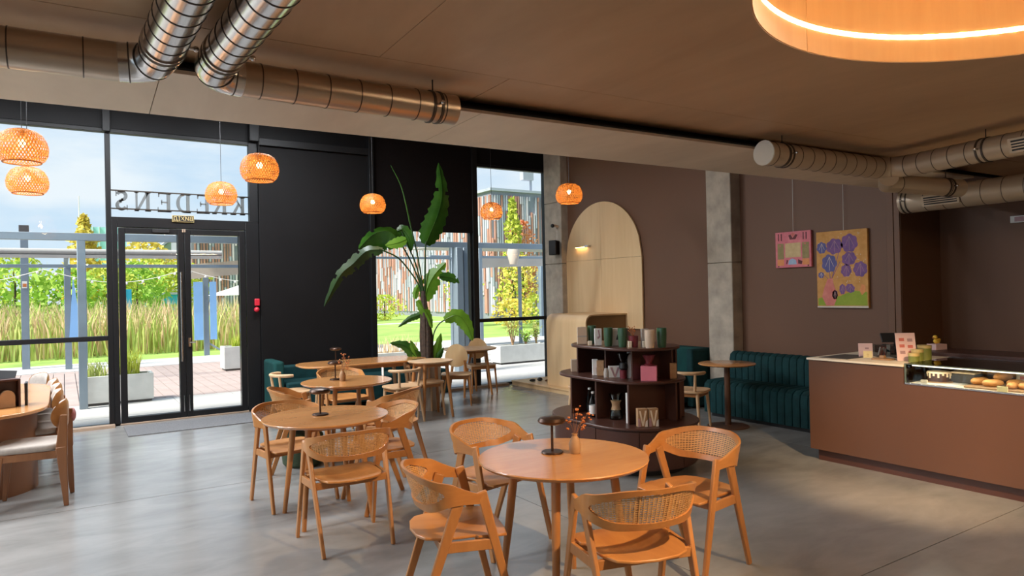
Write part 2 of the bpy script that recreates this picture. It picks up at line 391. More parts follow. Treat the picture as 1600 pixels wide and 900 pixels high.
# ------------------------------------------------------------------ facade at Y = 10.3
Y0, Y1 = 10.26, 10.36
def frame(name, parts, m='black_metal', parent=None):
    mb = MB()
    for x0, x1, z0, z1 in parts: mb.box(x0, Y0, z0, x1, Y1, z1)
    return obj(name, mb, m, parent, .004)
def pane(x0, x1, z0, z1, parent, y=10.31): return obj('pane', MB().box(x0, y, z0, x1, y + .008, z1), 'window_glass', parent, smooth=False)
ZT = 3.785
def window(n, xs, transom, z0=.03, top=ZT):
    w = sroot('window_%d' % n)
    for x in xs: frame('mullion', [(x - .03, x + .03, 0, top + .05)], parent=w)
    for a, b in zip(xs, xs[1:]):
        a += .03; b -= .03
        frame('frame_rail', [(a, b, 0, z0)], parent=w); frame('frame_rail', [(a, b, top, top + .05)], parent=w)
        if transom:
            frame('transom', [(a, b, 1.105, 1.165)], parent=w); pane(a, b, z0, 1.105, w); pane(a, b, 1.165, top, w)
        else: pane(a, b, z0, top, w)
    return w
window(1, [-6.9, -4.6, -2.05, .505], True)
window(2, [4.10, 5.86], False, top=2.70)
w3 = window(3, [5.945, 7.44], True)
wl = sroot('window_4')  # unseen glazed side wall, added to let in more daylight
for i in range(6):
    ya, yb = -5.5 + 2.65 * i, -5.5 + 2.65 * (i + 1)
    top = ZC - .05 if yb < 4.2 else ZT
    obj('mullion', MB().box(-7.06, yb - .03, 0, -6.96, yb + .03, top + .05), 'black_metal', wl, .004)
    for z in (0, 1.105, top): obj('frame_rail', MB().box(-7.06, ya + .03, z, -6.96, yb - .03, z + .05), 'black_metal', wl, .004)
    for z0, z1 in ((.05, 1.105), (1.155, top)): obj('pane', MB().box(-7.01, ya + .03, z0, -7.002, yb - .03, z1), 'window_glass', wl, smooth=False)
    obj('spandrel_panel', MB().box(-7.08, ya, top + .051, -7.0, yb, ZH), 'black_panel', wl)
# glazed double door with a glazed light above
d = sroot('door_1')
frame('door_frame', [(.535, .60, 0, 2.68)], parent=d); frame('door_frame', [(2.18, 2.36, 0, 2.68)], parent=d); frame('door_frame', [(.60, 2.18, 2.57, 2.70)], parent=d); frame('door_frame', [(.535, .60, 2.68, 2.70), (2.18, 2.36, 2.68, 2.70)], parent=d)
frame('frame_post', [(2.24, 2.36, 2.70, ZT + .05)], parent=d); frame('frame_rail', [(.535, 2.24, ZT, ZT + .05)], parent=d); pane(.535, 2.24, 2.70, ZT, d)
frame('threshold', [(.535, 2.36, 0, .022)], 'tan_sill', d)
for a, b, hx in ((.61, 1.382, 1.335), (1.388, 2.17, 1.44)):
    lf = frame('door_leaf', [(a, a + .075, .025, 2.56), (b - .075, b, .025, 2.56), (a + .075, b - .075, .025, .095), (a + .075, b - .075, 2.49, 2.56)], parent=d)
    pane(a + .075, b - .075, .095, 2.49, lf)
    if hx < 1.4: obj('pull_handle', MB().tube([(1.33, 10.19, .78), (1.33, 10.19, 1.98)], .014, 10).tube([(1.33, 10.19, .9), (1.33, 10.27, .9)], .008, 8).tube([(1.33, 10.19, 1.86), (1.33, 10.27, 1.86)], .008, 8), 'galvanized', lf)
    else: obj('lever_handle', MB().tube([(1.43, 10.27, 1.03), (1.43, 10.21, 1.03), (1.50, 10.21, 1.03)], .009, 8).box(1.415, 10.245, .97, 1.445, 10.262, 1.09), 'galvanized', lf)
    obj('flush_bolt', MB().tube([(b - .03 if hx < 1.4 else a + .03, 10.25, .1), (b - .03 if hx < 1.4 else a + .03, 10.25, .32)], .006, 6), 'galvanized', lf)
obj('door_closer', MB().box(1.0, 10.20, 2.505, 1.2, 10.258, 2.55), 'black_plastic', d, .004); obj('door_contact', MB().box(1.36, 10.245, 2.52, 1.376, 10.262, 2.56).box(1.384, 10.245, 2.52, 1.40, 10.262, 2.56), 'tan_sill', d)
# black cladding between door and blind, spandrel band over the glass
wf = sroot('wall_facade')
obj('wall_panel', MB().box(2.362, 10.22, 0, 4.06, 10.36, ZT - .001), 'black_panel', wf, .004); obj('steel_beam', MB().box(2.362, 10.16, ZT + .0, 4.06, 10.36, ZT + .10), 'black_metal', wf, .004)
obj('steel_beam', MB().box(4.0, 10.14, 0, 4.075, 10.30, ZH), 'black_metal', wf, .004)
for a, b in ((-6.9, -4.6), (-4.6, -2.05), (-2.05, .50), (.535, 2.24), (2.36, 4.06), (4.08, 5.90), (5.98, 7.44)):
    obj('spandrel_panel', MB().box(a, 10.27, ZT + (.101 if a == 2.36 else .052), b, 10.34, ZH), 'spandrel', wf, .003)
obj('steel_post', MB().box(.45, 10.18, ZT, .535, 10.30, ZH), 'black_metal', wf, .004); obj('steel_post', MB().box(2.24, 10.16, ZT + .05, 2.36, 10.30, ZH), 'black_metal', wf, .004)
obj('steel_post', MB().box(5.86, 10.2, 0, 5.96, 10.258, ZH), 'black_metal', wf, .004)
struct('trim_6', MB().box(-6.9, 10.12, 0, .53, 10.255, .035), 'tan_sill'); struct('trim_7', MB().box(4.08, 10.12, 0, 6.48, 10.255, .035), 'tan_sill')
o = obj('roller_blind', MB().box(4.11, 10.225, 2.665, 5.86, 10.235, ZT + .3).box(4.11, 10.215, 2.63, 5.86, 10.245, 2.665), 'black_fabric'); tag(o, 'black roller blind drawn down over the window behind the tall potted plant', 'blind')
# emergency sign stuck on the transom, seen from behind
t = text_mesh('ВИХІД', .075, .001, 'letters'); sg = obj('exit_sign', MB().box(1.24, 10.235, 2.655, 1.51, 10.25, 2.745), 'gold_tin', None, .002); tag(sg, 'small black and gold exit sign seen mirrored above the double door', 'sign')
obj('sign_face', MB().box(1.247, 10.231, 2.662, 1.503, 10.236, 2.738), 'black_plastic', sg)
t.v = [(1.375 - x, 10.2305 - z, 2.675 + y) for x, y, z in t.v]; obj('sign_letters', t, 'gold_tin', sg, smooth=False)
# shop letters standing on two rails outside the glass, seen from behind
def letter(ch):
    mb = []
    q = lambda *p: mb.append(list(p))
    T, t, s = .21, .10, .07            # thick stem, thin stroke, serif height
    def stem(x, w=T): q((x, 0), (x + w, 0), (x + w, 1), (x, 1)); q((x - .07, 0), (x + w + .07, 0), (x + w + .07, s), (x - .07, s)); q((x - .07, 1 - s), (x + w + .07, 1 - s), (x + w + .07, 1), (x - .07, 1))
    def arc(cx, cy, rx, ry, a0, a1, w0, w1, n=12):
        for i in range(n):
            p = []
            for k in (i, i + 1):
                a = math.radians(a0 + (a1 - a0) * k / n); ww = w0 + (w1 - w0) * abs(math.cos(a)); p.append((cx + rx * math.cos(a), cy + ry * math.sin(a), cx + (rx - ww) * math.cos(a), cy + (ry - min(ww, w0 + .02)) * math.sin(a)))
            q((p[0][0], p[0][1]), (p[1][0], p[1][1]), (p[1][2], p[1][3]), (p[0][2], p[0][3]))
    if ch in 'KREDN': stem(.07)
    if ch == 'K': q((.24, .42), (.66, 1), (.76, 1), (.30, .36)); q((.36, .56), (.72, 0), (.92, 0), (.47, .66)); q((.62, 0), (1, 0), (1, s), (.62, s)); q((.58, 1 - s), (.86, 1 - s), (.86, 1), (.58, 1))
    if ch == 'R': arc(.42, .74, .36, .26, -90, 90, t, T); q((.24, .93), (.42, .93), (.42, 1), (.24, 1)); q((.24, .48), (.42, .48), (.42, .55), (.24, .55)); q((.42, .5), (.60, .5), (.94, 0), (.74, 0)); q((.70, 0), (1, 0), (1, s), (.70, s))
    if ch == 'E':
        q((.24, .93), (.80, .93), (.80, 1), (.24, 1)); q((.24, 0), (.84, 0), (.84, .07), (.24, .07)); q((.24, .47), (.62, .47), (.62, .54), (.24, .54)); q((.74, .78), (.80, .78), (.80, 1), (.72, 1)); q((.78, 0), (.84, 0), (.84, .24), (.80, .24)); q((.56, .38), (.62, .38), (.62, .63), (.56, .63))
    if ch == 'D': arc(.40, .5, .52, .5, -90, 90, t, T); q((.24, .93), (.40, .93), (.40, 1), (.24, 1)); q((.24, 0), (.40, 0), (.40, .07), (.24, .07))
    if ch == 'N': q((.07, 1), (.26, 1), (.92, 0), (.74, 0)); stem(.80, t + .02)
    if ch == 'S':
        arc(.46, .735, .36, .265, 25, 275, t + .03, T, 18); arc(.46, .265, .36, .265, -155, 95, t + .03, T, 18); q((.40, .60), (.34, .50), (.56, .40), (.62, .52)); q((.74, .72), (.80, .72), (.80, .98), (.76, .98)); q((.10, .03), (.14, .03), (.16, .28), (.10, .28))
    return mb
sgn = thing('shop_sign', 'grey serif letters on two rails outside above the double door, seen mirrored', 'sign', (0, 10.46, 2.80))
obj('sign_rail', MB().box(.53, 0, .262, 2.30, .02, .278), 'dark_steel', sgn); obj('sign_rail', MB().box(.53, 0, .022, 2.30, .02, .038), 'dark_steel', sgn)
for x in (.52, 2.29): obj('bracket', MB().box(x, -.12, .02, x + .015, .02, .28), 'dark_steel', sgn)
for ch, xc in zip('KREDENS', (2.13, 1.885, 1.655, 1.41, 1.165, .915, .66)):
    mb = MB(); wd = .198
    for poly in letter(ch): mb.slab([(xc + wd / 2 - u * wd, .01 + v * .265) for u, v in poly], (0, .025, 0), (1, 0, 0), (0, 0, 1), (0, .03, 0))
    obj('letter', mb, 'sign_grey', sgn, smooth=False)
# fire alarm call point beside the door
t = thing('call_point', 'red fire alarm box with a dangling red pull beside the right door post', 'alarm', (2.30, 10.25, 1.50))
obj('housing', MB().box(-.022, -.05, 0, .045, 0, .10), 'red_plastic', t, .008); obj('button', MB().ball((.0, -.05, -.055), .038, 12, 8), 'red_plastic', t)
tag(obj('doormat', MB().prism(rrect(.62, 9.36, 2.28, 10.1, .01, 2), .001, .012), 'doormat', None, .004), 'grey rectangular mat on the floor inside the double door', 'mat')

# ================================================================== CEILING SERVICES
def elbow(p0, c, p1, n=6):                # quadratic bend from p0 to p1 about corner c
    p0, c, p1 = Vector(p0), Vector(c), Vector(p1)
    return [p0 * (1 - t) ** 2 + c * 2 * t * (1 - t) + p1 * t * t for t in [i / n for i in range(n + 1)]]
def duct(label, pts, r, m='duct_steel', step=.17, clamps=(), caps=(), vents=(), rods=()):
    t = thing('air_duct', label, 'duct', group=None)
    obj('duct_pipe', MB().tube(pts, r, 28, cap=True), m, t)
    P = [Vector(p) for p in pts]; L = [0]
    for a, b in zip(P, P[1:]): L.append(L[-1] + (b - a).length)
    def at(s):
        for i in range(len(P) - 1):
            if s <= L[i + 1]: break
        d = (P[i + 1] - P[i]).normalized(); return P[i] + d * (s - L[i]), d
    def ring(mb, s, rr, w, n=28):
        c, d = at(s); mb.tube([c - d * w / 2, c + d * w / 2], rr, n)
    mb = MB(); s = step * .5
    while s < L[-1] - .03: ring(mb, s, r + .0022, .005); s += step
    obj('seam_rib', mb, 'dark_steel', t, kind='stuff')
    for c in clamps:
        k = obj('clamp', ring_mb(at, c, r + .006, .022), 'dark_steel' if m != 'galvanized' else 'galvanized', t)
        q, d = at(c); z = V(0, 0, 1)
        sd = d.cross(z).normalized()
        obj('clamp_bolt', MB().tube([q + sd * (r + .004), q + sd * (r + .035)], .007, 8).ball(q + sd * (r + .035), .012, 8, 6), 'galvanized', k)
        obj('hanger_rod', MB().tube([q + z * r, V(q.x, q.y, ZC - .0005)], .0035, 6), 'black_metal', k)
    for c, mm in caps:
        q, d = at(c); obj('end_cap', MB().tube([q - d * .006, q + d * .006], r + .004, 28), mm, t)
    for c, ln, side in vents:
        q, d = at(c); sdv = d.cross(V(0, 0, 1)).normalized() * side; n = (sdv * .97 + V(0, 0, -.25)).normalized(); u = d.cross(n).normalized()
        o = q + n * (r - .002)
        v = obj('vent_frame', MB().slab(rrect(-ln / 2 - .02, -.05, ln / 2 + .02, .05, .006, 2), o - n * .03, d, u, n * .042), m, t)
        obj('vent_core', MB().slab([(-ln / 2, -.036), (ln / 2, -.036), (ln / 2, .036), (-ln / 2, .036)], o + n * .0125, d, u, n * .001), 'black_plastic', v)
        for k in (-1, 0, 1): obj('vent_blade', MB().slab([(-ln / 2, -.004), (ln / 2, -.004), (ln / 2, .004), (-ln / 2, .004)], o + n * .0135 + u * (k * .019), d, u, n * .006), 'duct_steel', v)
    return t
def ring_mb(at, s, rr, w):
    c, d = at(s); mb = MB()
    for k in (-1, 1): mb.tube([c + d * (k * w) - d * w * .3, c + d * (k * w) + d * w * .3], rr, 28)
    return mb
RD = .078
A0 = [(.46, -2.5, 2.60), (.345, 2.4, 2.60), (.335, 3.0, 2.60)] + elbow((.33, 3.06, 2.595), (.325, 3.175, 2.59), (.2, 3.178, 2.585))
duct('left shiny steel duct overhead, up to its clamp and elbow', A0, RD, 'galvanized', .105, clamps=(5.42,))
duct('brown duct running left from the elbow along the ceiling slot', [(.2, 3.178, 2.585), (-6.5, 3.36, 2.56)], RD * .98, 'duct_steel', .24)
B0 = [(.72, -2.5, 2.60), (.565, 2.4, 2.60), (.548, 3.0, 2.60)] + elbow((.545, 3.06, 2.595), (.54, 3.175, 2.59), (.67, 3.172, 2.585))
duct('right shiny steel duct overhead, with the clamp nearest the slot', B0, RD, 'galvanized', .105, clamps=(5.42,))
duct('short brown duct with a clamped open end below the ceiling slot', [(.67, 3.172, 2.585), (1.72, 3.17, 2.578)], RD * .98, 'duct_steel', .15, clamps=(.93,))
C0 = [(4.19, 3.13, 2.575), (5.45, 3.09, 2.57)] + elbow((5.52, 3.087, 2.57), (5.72, 3.08, 2.57), (5.69, 2.86, 2.57)) + [(5.58, 2.4, 2.57), (5.0, -.6, 2.57)]
duct('beige duct with a pale round end cap bending toward the counter', C0, .085, 'duct_beige', .13, clamps=(.2, 2.25), caps=((.002, 'white_paint'),), vents=((2.62, .28, 1),))
duct('stub of beige duct crossing between the two runs over the counter', [(5.62, 3.02, 2.49), (5.72, 3.10, 2.46), (6.45, 2.86, 2.43)], .075, 'duct_beige', .5, clamps=(.75,))
duct('thick beige duct running over the counter below the others', [(7.0, 3.62, 2.43), (6.9, 2.4, 2.43), (6.6, -1.5, 2.43)], .115, 'duct_beige', .17, clamps=(.06,), vents=((.42, .30, 1),))
o = obj('disc_light', MB().lathe([(.0, 0), (.15, 0), (.15, .035), (0, .035)], (6.62, 3.62, 2.665), 28), 'white_paint'); tag(o, 'flat white disc lamp in the ceiling corner above the thick duct', 'lamp')
# ring lights let into the ceiling
def ring_light(c, label):
    cx, cy = cr(*c); t = thing('ring_light', label, 'ceiling light', (cx, cy, ZC))
    n = 10
    for k in range(5):
        a0 = math.radians(18 + 72 * k) + .0016; a1 = math.radians(18 + 72 * (k + 1)) - .0016; mb = MB(); m = 20; vs = []
        for i in range(m + 1):
            a = a0 + (a1 - a0) * i / m
            for rr, z in ((RR - .004, .003), (RR + .012, .003), (RR + .012, .55), (RR - .004, .55)): vs.append((rr * math.cos(a), rr * math.sin(a), z))
        fs = [(0, 1, 2, 3), (4 * m + 3, 4 * m + 2, 4 * m + 1, 4 * m)]
        for i in range(m):
            for j in range(4): l = (j + 1) % 4; fs.append((4 * i + j, 4 * i + 4 + j, 4 * i + 4 + l, 4 * i + l))
        obj('ring_panel', mb.add(vs, fs), 'ring_plywood', t)
    obj('ring_lid', MB().lathe([(0, .55), (RR + .02, .55), (RR + .02, .565), (0, .565)], n=48), 'ring_plywood', t)
    mb = MB(); m = 96
    vs = []
    for i in range(m):
        a = 2 * PI * i / m
        for rr, z in ((RR - .003, .115), (RR - .0055, .115), (RR - .0055, .135), (RR - .003, .135)): vs.append((rr * math.cos(a), rr * math.sin(a), z))
    fs = []
    for i in range(m):
        i2 = (i + 1) % m
        for j in range(3): fs.append((4 * i + j, 4 * i2 + j, 4 * i2 + j + 1, 4 * i + j + 1))
    obj('led_strip', mb.add(vs, fs), 'led', t, label='glowing white LED strip')
ring_light(RC, 'round plywood lined ceiling recess with a glowing LED ring over the counter side')
ring_light((3.02, -2.9), 'added second round plywood ceiling recess with LED ring behind the viewer')  # unseen second ring, added for extra warm light
# unseen lamps added to brighten the room: linear ones high up, downlights near the viewer
def added_linear_lamp(label, x, y, k):
    t = thing('added_linear_lamp', label, 'ceiling light', (x, y, ZH - .10), 0, 'added linear lamps'); obj('housing', MB().box(-.75, -.05, 0, .75, .05, .06), 'white_paint', t, .006); obj('diffuser', MB().box(-.73, -.042, -.008, .73, .042, -.0005), 'added_tube_glow', t, .003)
    for x2 in (-.6, .6): obj('cable', MB().tube([(x2, 0, .06), (x2, 0, .0995)], .003, 5), 'black_plastic', t)
    l = bpy.data.lights.new('added_linear_glow', 'AREA'); l.shape = 'RECTANGLE'; l.size, l.size_y = 1.46, .12; l.energy = TUBE * k; l.color = (.90, .95, 1.0); o = bpy.data.objects.new('added_linear_glow', l); COL.objects.link(o); o.location = (x, y, ZH - .112)
for i, (x, y) in enumerate(((-5.6, 8.35), (-3.6, 8.35), (-1.6, 8.35), (.4, 8.35), (2.4, 8.35), (-5.4, 7.0), (-3.4, 7.0), (-1.9, 7.0), (-5.4, 5.0), (-3.4, 5.0), (-1.8, 5.0))): added_linear_lamp('added linear lamp under the high ceiling, %s lamp from the left, %s the window' % (('first', 'second', 'third', 'fourth', 'fifth')[i if i < 5 else (i - 5) % 3], ('close to', 'two metres behind', 'four metres behind')[0 if i < 5 else 1 + (i - 5) // 3]), x, y, 1.0 if i < 5 else .6)
def downlight(label, x, y, e):
    t = thing('downlight', label, 'ceiling light', (x, y, ZC - .0005), 0, 'added downlights'); obj('can', MB().lathe([(0, -.05), (.05, -.05), (.055, -.046), (.055, 0), (0, 0)], n=20), 'white_paint', t); obj('lens', MB().lathe([(0, -.0515), (.044, -.0515)], n=20), 'bulb', t, recalc=False)
    l = bpy.data.lights.new('added_downlight_glow', 'AREA'); l.shape = 'DISK'; l.size = .12; l.energy = e; l.color = (1.0, .80, .56); o = bpy.data.objects.new('added_downlight_glow', l); COL.objects.link(o); o.location = (x, y, ZC - .056)
for x, y, lb in ((-1.9, .6, 'added ceiling lamp left of the viewer'), (.3, -.9, 'added ceiling lamp behind the viewer'), (-2.5, -2.6, 'added ceiling lamp far behind on the left'), (.6, -3.2, 'added ceiling lamp far behind the viewer'), (5.4, .1, 'added ceiling lamp before the counter, right of the picture'), (5.2, -1.8, 'added ceiling lamp before the counter, farther right'), (-4.8, 1.0, 'added ceiling lamp far left of the viewer')): downlight(lb, x, y, SPOT)
# spots added out of view in the ring recess to brighten counter and front table
def accent(label, x, y, z, target, cone, e):
    t = thing('added_spot', label, 'ceiling light', (x, y, z), 0); obj('can', MB().lathe([(0, 0), (.035, 0), (.04, .10), (0, .10)], n=16), 'black_metal', t); obj('stem', MB().tube([(0, 0, .10), (0, 0, ZC + .5495 - z)], .006, 6), 'black_metal', t)
    l = bpy.data.lights.new('added_spot_glow', 'SPOT'); l.energy = ACCENT * e; l.color = (1.0, .68, .38); l.spot_size = math.radians(cone); l.spot_blend = .9; l.shadow_soft_size = .04; o = bpy.data.objects.new('added_spot_glow', l); COL.objects.link(o); o.location = (x, y, z - .02)
    o.rotation_euler = (Vector(target) - Vector(o.location)).to_track_quat('-Z', 'Y').to_euler()
accent('added black spot up inside the ring recess aimed at the counter front', 3.55, .45, 3.10, (5.80, 3.10, .10), 32, 1.05)
accent('added black spot up inside the ring recess aimed at the front round table', 2.75, .10, 3.10, (2.25, 2.85, .6), 46, .58)
# woven pendants
def pendant_mesh():
    prof = [(.055, .0), (.095, -.008), (.135, -.036), (.163, -.086), (.175, -.14), (.170, -.19), (.150, -.23), (.125, -.25)]
    def R(t):
        x = t * (len(prof) - 1); i = min(int(x), len(prof) - 2); f = x - i
        return prof[i][0] * (1 - f) + prof[i + 1][0] * f, prof[i][1] * (1 - f) + prof[i + 1][1] * f
    mb = MB(); N, M, w = 44, 14, .062
    for sgn in (1, -1):
        for k in range(N):
            vs = []; fs = []
            for i in range(M + 1):
                t = i / M; r, z = R(t); a = 2 * PI * k / N + sgn * t * 1.15
                r += .0016 * sgn
                for dd in (-w / 2, w / 2): vs.append((r * math.cos(a + dd), r * math.sin(a + dd), z))
            for i in range(M): fs.append((2 * i, 2 * i + 1, 2 * i + 3, 2 * i + 2))
            mb.add(vs, fs)
    return mb, prof
def make_pendant(label, loc, cord):
    t = thing('pendant_lamp', label, 'pendant lamp', loc, 0, 'woven pendants'); mb, prof = pendant_mesh()
    sh = obj('shade', mb, 'bamboo', t, recalc=False, kind='stuff')
    for rr_, zz_, tt_, nn_ in ((.125, -.25, .006, 32), (.055, 0, .005, 24)): obj('shade_rim', MB().tube([(rr_ * math.cos(a), rr_ * math.sin(a), zz_) for a in [2 * PI * i / nn_ for i in range(nn_)]], tt_, 6, closed=True), 'bamboo', t)
    obj('socket', MB().lathe([(.0, .012), (.02, .012), (.02, -.05), (.0, -.05)], n=12).box(-.055, -.004, -.002, .055, .004, .004), 'tan_clay', t)
    obj('bulb', MB().ball((0, 0, -.105), .027, 14, 10, 1.1), 'bulb', t, label='glowing warm bulb')
    obj('cord', MB().tube([(0, 0, 0), (0, 0, cord)], .003, 6), 'black_plastic', t)
    return t
PL = [(-.25, 6.5, 2.95, 'top left woven pendant, the one cut nearest the left edge'), (-.27, 8.08, 2.915, 'woven pendant hanging just under and behind the top left one'),
      (1.56, 8.57, 2.965, 'woven pendant in front of the shop letters over the door'), (1.57, 6.74, 2.97, 'woven pendant beside the right edge of the door glazing'),
      (3.57, 8.95, 2.995, 'woven pendant against the black wall left of the tall plant'), (5.63, 9.21, 3.015, 'woven pendant in front of the right hand window'),
      (5.54, 7.12, 3.01, 'woven pendant in front of the concrete corner column')]
pend0 = None
for i, (x, y, z, lb) in enumerate(PL):
    if pend0 is None: pend0 = make_pendant(lb, (x, y, z), ZH - 2.95)
    else: dup(pend0, (x, y, z), 23 * i, lb, 'woven pendants')
    ld = bpy.data.lights.new('pendant_glow', 'POINT'); ld.energy = PEND; ld.color = (1, .66, .34); ld.shadow_soft_size = .03
    lo = bpy.data.objects.new('pendant_glow', ld); COL.objects.link(lo); lo.location = (x, y, z - .165)

# ================================================================== FURNITURE
def at(p, loc): return loc
# ---- cane-back armchair: bent plywood band with a woven oval, A-shaped side frames; faces +y
def band_pt(u):                           # u in -1..1 along the U, returns plan point, outward normal, lean factor
    aw, ab, yc = .262, .16, -.045; La = PI / 2 * math.sqrt((aw * aw + ab * ab) / 2) ; Ls = .13; tot = La + Ls; s = abs(u) * tot; sg = 1 if u >= 0 else -1
    if s < La:
        th = s / La * PI / 2; p = (sg * aw * math.sin(th), yc - ab * math.cos(th)); n = V(sg * math.sin(th) / aw, -math.cos(th) / ab, 0).normalized(); ln = math.cos(th)
    else:
        k = (s - La) / Ls; p = (sg * (aw - .014 * k), yc + Ls * k); n = V(sg, -.07, 0).normalized(); ln = 0
    return V(p[0], p[1], 0), n, ln, s / tot
def sm(a, b, x): x = min(1, max(0, (x - a) / (b - a))); return x * x * (3 - 2 * x)
def band_z(q):                            # bottom and top of the band
    top = .765 - .035 * sm(.15, .6, q) - .068 * sm(.55, 1, q); bot = .575 + .045 * sm(.3, .72, q) - .006 * sm(.8, 1, q)
    return bot, top
def band_at(u, v, off=0.0):
    p, n, ln, q = band_pt(u); b, t = band_z(q); z = b + (t - b) * v
    lean = (.05 * ln + .012) * (z - .57) / .19
    w = p + n * (lean + off); w.z = z; return w
UC = .57                                   # the woven part of the band
def cane_lim(u):
    x = abs(u) / UC
    if x >= 1: return .5, .5
    h = .36 * (1 - x ** 2.2) ** .55; return .52 - h, .52 + h
def make_cane_chair(label, loc, rz, group):
    t = thing('cane_chair', label, 'chair', loc, rz, group); NU = 56; th = .0075
    us = [-1 + 2 * i / NU for i in range(NU + 1)]; us = sorted(set(us + [-UC, UC, -UC * .97, UC * .97, -UC * .9, UC * .9])); mb = MB(); g = {}
    for i, u in enumerate(us):
        a, b = cane_lim(u)
        for j, v in enumerate((0, a, b, 1)):
            for k, o in enumerate((-th, th)): g[i, j, k] = len(mb.v); mb.v.append(tuple(band_at(u, v, o)))
    for i in range(len(us) - 1):
        inside = abs(us[i] + us[i + 1]) / 2 < UC
        for j in range(3):
            if j == 1:
                if inside: 
                    continue
                if g[i, 1, 0] is None: continue
                continue
            A = [g[i, j, 0], g[i + 1, j, 0], g[i + 1, j + 1, 0], g[i, j + 1, 0]]; B = [g[i, j, 1], g[i + 1, j, 1], g[i + 1, j + 1, 1], g[i, j + 1, 1]]
            mb.f.append(tuple(A)); mb.f.append(tuple(reversed(B)))
        for j in (0, 3): mb.f.append((g[i, j, 0], g[i, j, 1], g[i + 1, j, 1], g[i + 1, j, 0]))
        if inside:
            for j in (1, 2): mb.f.append((g[i, j, 0], g[i, j, 1], g[i + 1, j, 1], g[i + 1, j, 0]))
    for i in (0, len(us) - 1): mb.f.append((g[i, 0, 0], g[i, 0, 1], g[i, 3, 1], g[i, 3, 0]))
    bk = obj('backrest', mb, 'oak', t)
    cm = MB()
    def strand(pts_uv, w, vert):
        vs = []
        for u, v in pts_uv:
            for s in (-w / 2, w / 2): vs.append(band_at(u + (s / .66 if vert else 0), v + (0 if vert else s / .18), .001 if vert else -.001))
        cm.add(vs, [(2 * i, 2 * i + 1, 2 * i + 3, 2 * i + 2) for i in range(len(pts_uv) - 1)])
    n = 34
    for k in range(1, n):
        u = UC * (-1 + 2 * k / n); a, b = cane_lim(u); strand([(u, a - .02 + (b - a + .04) * i / 4) for i in range(5)], .0064, True)
    for k in range(1, 13):
        v = .16 + .72 * k / 13; h = abs(v - .52) / .36
        if h < 1:
            x = UC * (1 - h ** (1 / .55)) ** (1 / 2.2); strand([(-x + 2 * x * i / 16, v) for i in range(17)], .0066, False)
    obj('cane_panel', cm, 'cane', bk, recalc=False, kind='stuff')
    for s in (-1, 1):
        obj('leg', MB().bar((s * .249, .074, .672), (s * .266, .240, 0), .024, .05, .022, .034, up=(0, 1, 0)), 'oak_leg', t, .006)
        obj('leg', MB().bar((s * .254, -.035, .645), (s * .226, -.255, 0), .024, .056, .022, .034, up=(0, 1, 0)), 'oak_leg', t, .006)
        obj('seat_rail', MB().bar((s * .254, .135, .418), (s * .240, -.13, .418), .02, .05, up=(0, 0, 1)), 'oak_leg', t, .003)
    obj('cross_rail', MB().bar((-.25, .11, .416), (.25, .11, .416), .02, .045, up=(0, 0, 1)).bar((-.24, -.12, .416), (.24, -.12, .416), .02, .045, up=(0, 0, 1)), 'oak_leg', t, .003)
    outl = [(-.235, .17), (-.22, .205), (-.12, .222), (0, .226), (.12, .222), (.22, .205), (.235, .17), (.236, .06), (.215, .05), (.214, -.05), (.206, -.12), (.175, -.19), (.11, -.225), (0, -.238), (-.11, -.225), (-.175, -.19), (-.206, -.12), (-.214, -.05), (-.215, .05), (-.236, .06)]
    sb = MB(); rings = [1.0, .8, .55, .3]; m = len(outl); idx = []
    def sz(x, y): return .458 - .016 * math.exp(-(x * x / .03 + (y + .05) ** 2 / .03)) - .012 * sm(.12, .23, y)
    for dz in (0, -.014):
        for r in rings:
            idx.append(len(sb.v)); sb.v += [(x * r, y * r, sz(x * r, y * r) + dz) for x, y in outl]
        sb.v.append((0, 0, sz(0, 0) + dz))
    for L in (0, 1):
        for q in range(3):
            a, b = idx[L * 4 + q], idx[L * 4 + q + 1]
            for k in range(m): l = (k + 1) % m; sb.f.append((a + k, a + l, b + l, b + k))
        a = idx[L * 4 + 3]; c = a + m
        for k in range(m): sb.f.append((a + k, a + (k + 1) % m, c))
    for k in range(m): l = (k + 1) % m; sb.f.append((idx[0] + k, idx[0] + l, idx[4] + l, idx[4] + k))
    obj('seat', sb, 'oak', t, .004)
    return t
CC = [((1.67, 3.14, 0), -106.5, 'front left cane chair, nearest the viewer, turned side on to the front round table', 'cane chairs at the front table'),
      ((2.35, 3.86, 0), 193, 'cane chair behind the front round table, left of its table lamp', 'cane chairs at the front table'),
      ((3.08, 2.87, 0), 95.5, 'cane chair right of the front round table before the brown display shelf', 'cane chairs at the front table'),
      ((2.21, 2.42, 0), -15, 'cane chair at the bottom centre of the picture with its back to the viewer', 'cane chairs at the front table'),
      ((1.56, 4.48, 0), -2, 'cane chair with its back to the viewer at the second round table', 'cane chairs at the middle table'),
      ((1.51, 5.60, 0), 190.5, 'cane chair on the far left side of the second round table facing the viewer', 'cane chairs at the middle table'),
      ((2.08, 5.11, 0), 89, 'cane chair pulled up to the right edge of the second round table', 'cane chairs at the middle table'),
      ((2.54, 6.02, 0), 38, 'cane chair with a straight top edge between the second and third round tables', 'cane chairs at the third table'),
      ((1.86, 6.66, 0), -102, 'cane chair at the left of the third round table near the green bench end', 'cane chairs at the third table'),
      ((2.72, 7.85, 0), 185, 'cane chair hidden behind the third round table with only its curved back showing', 'cane chairs at the third table')]
ch0 = None
for loc, rz, lb, gp in CC:
    if ch0 is None: ch0 = make_cane_chair(lb, loc, rz, gp)
    else: dup(ch0, loc, rz, lb, gp)
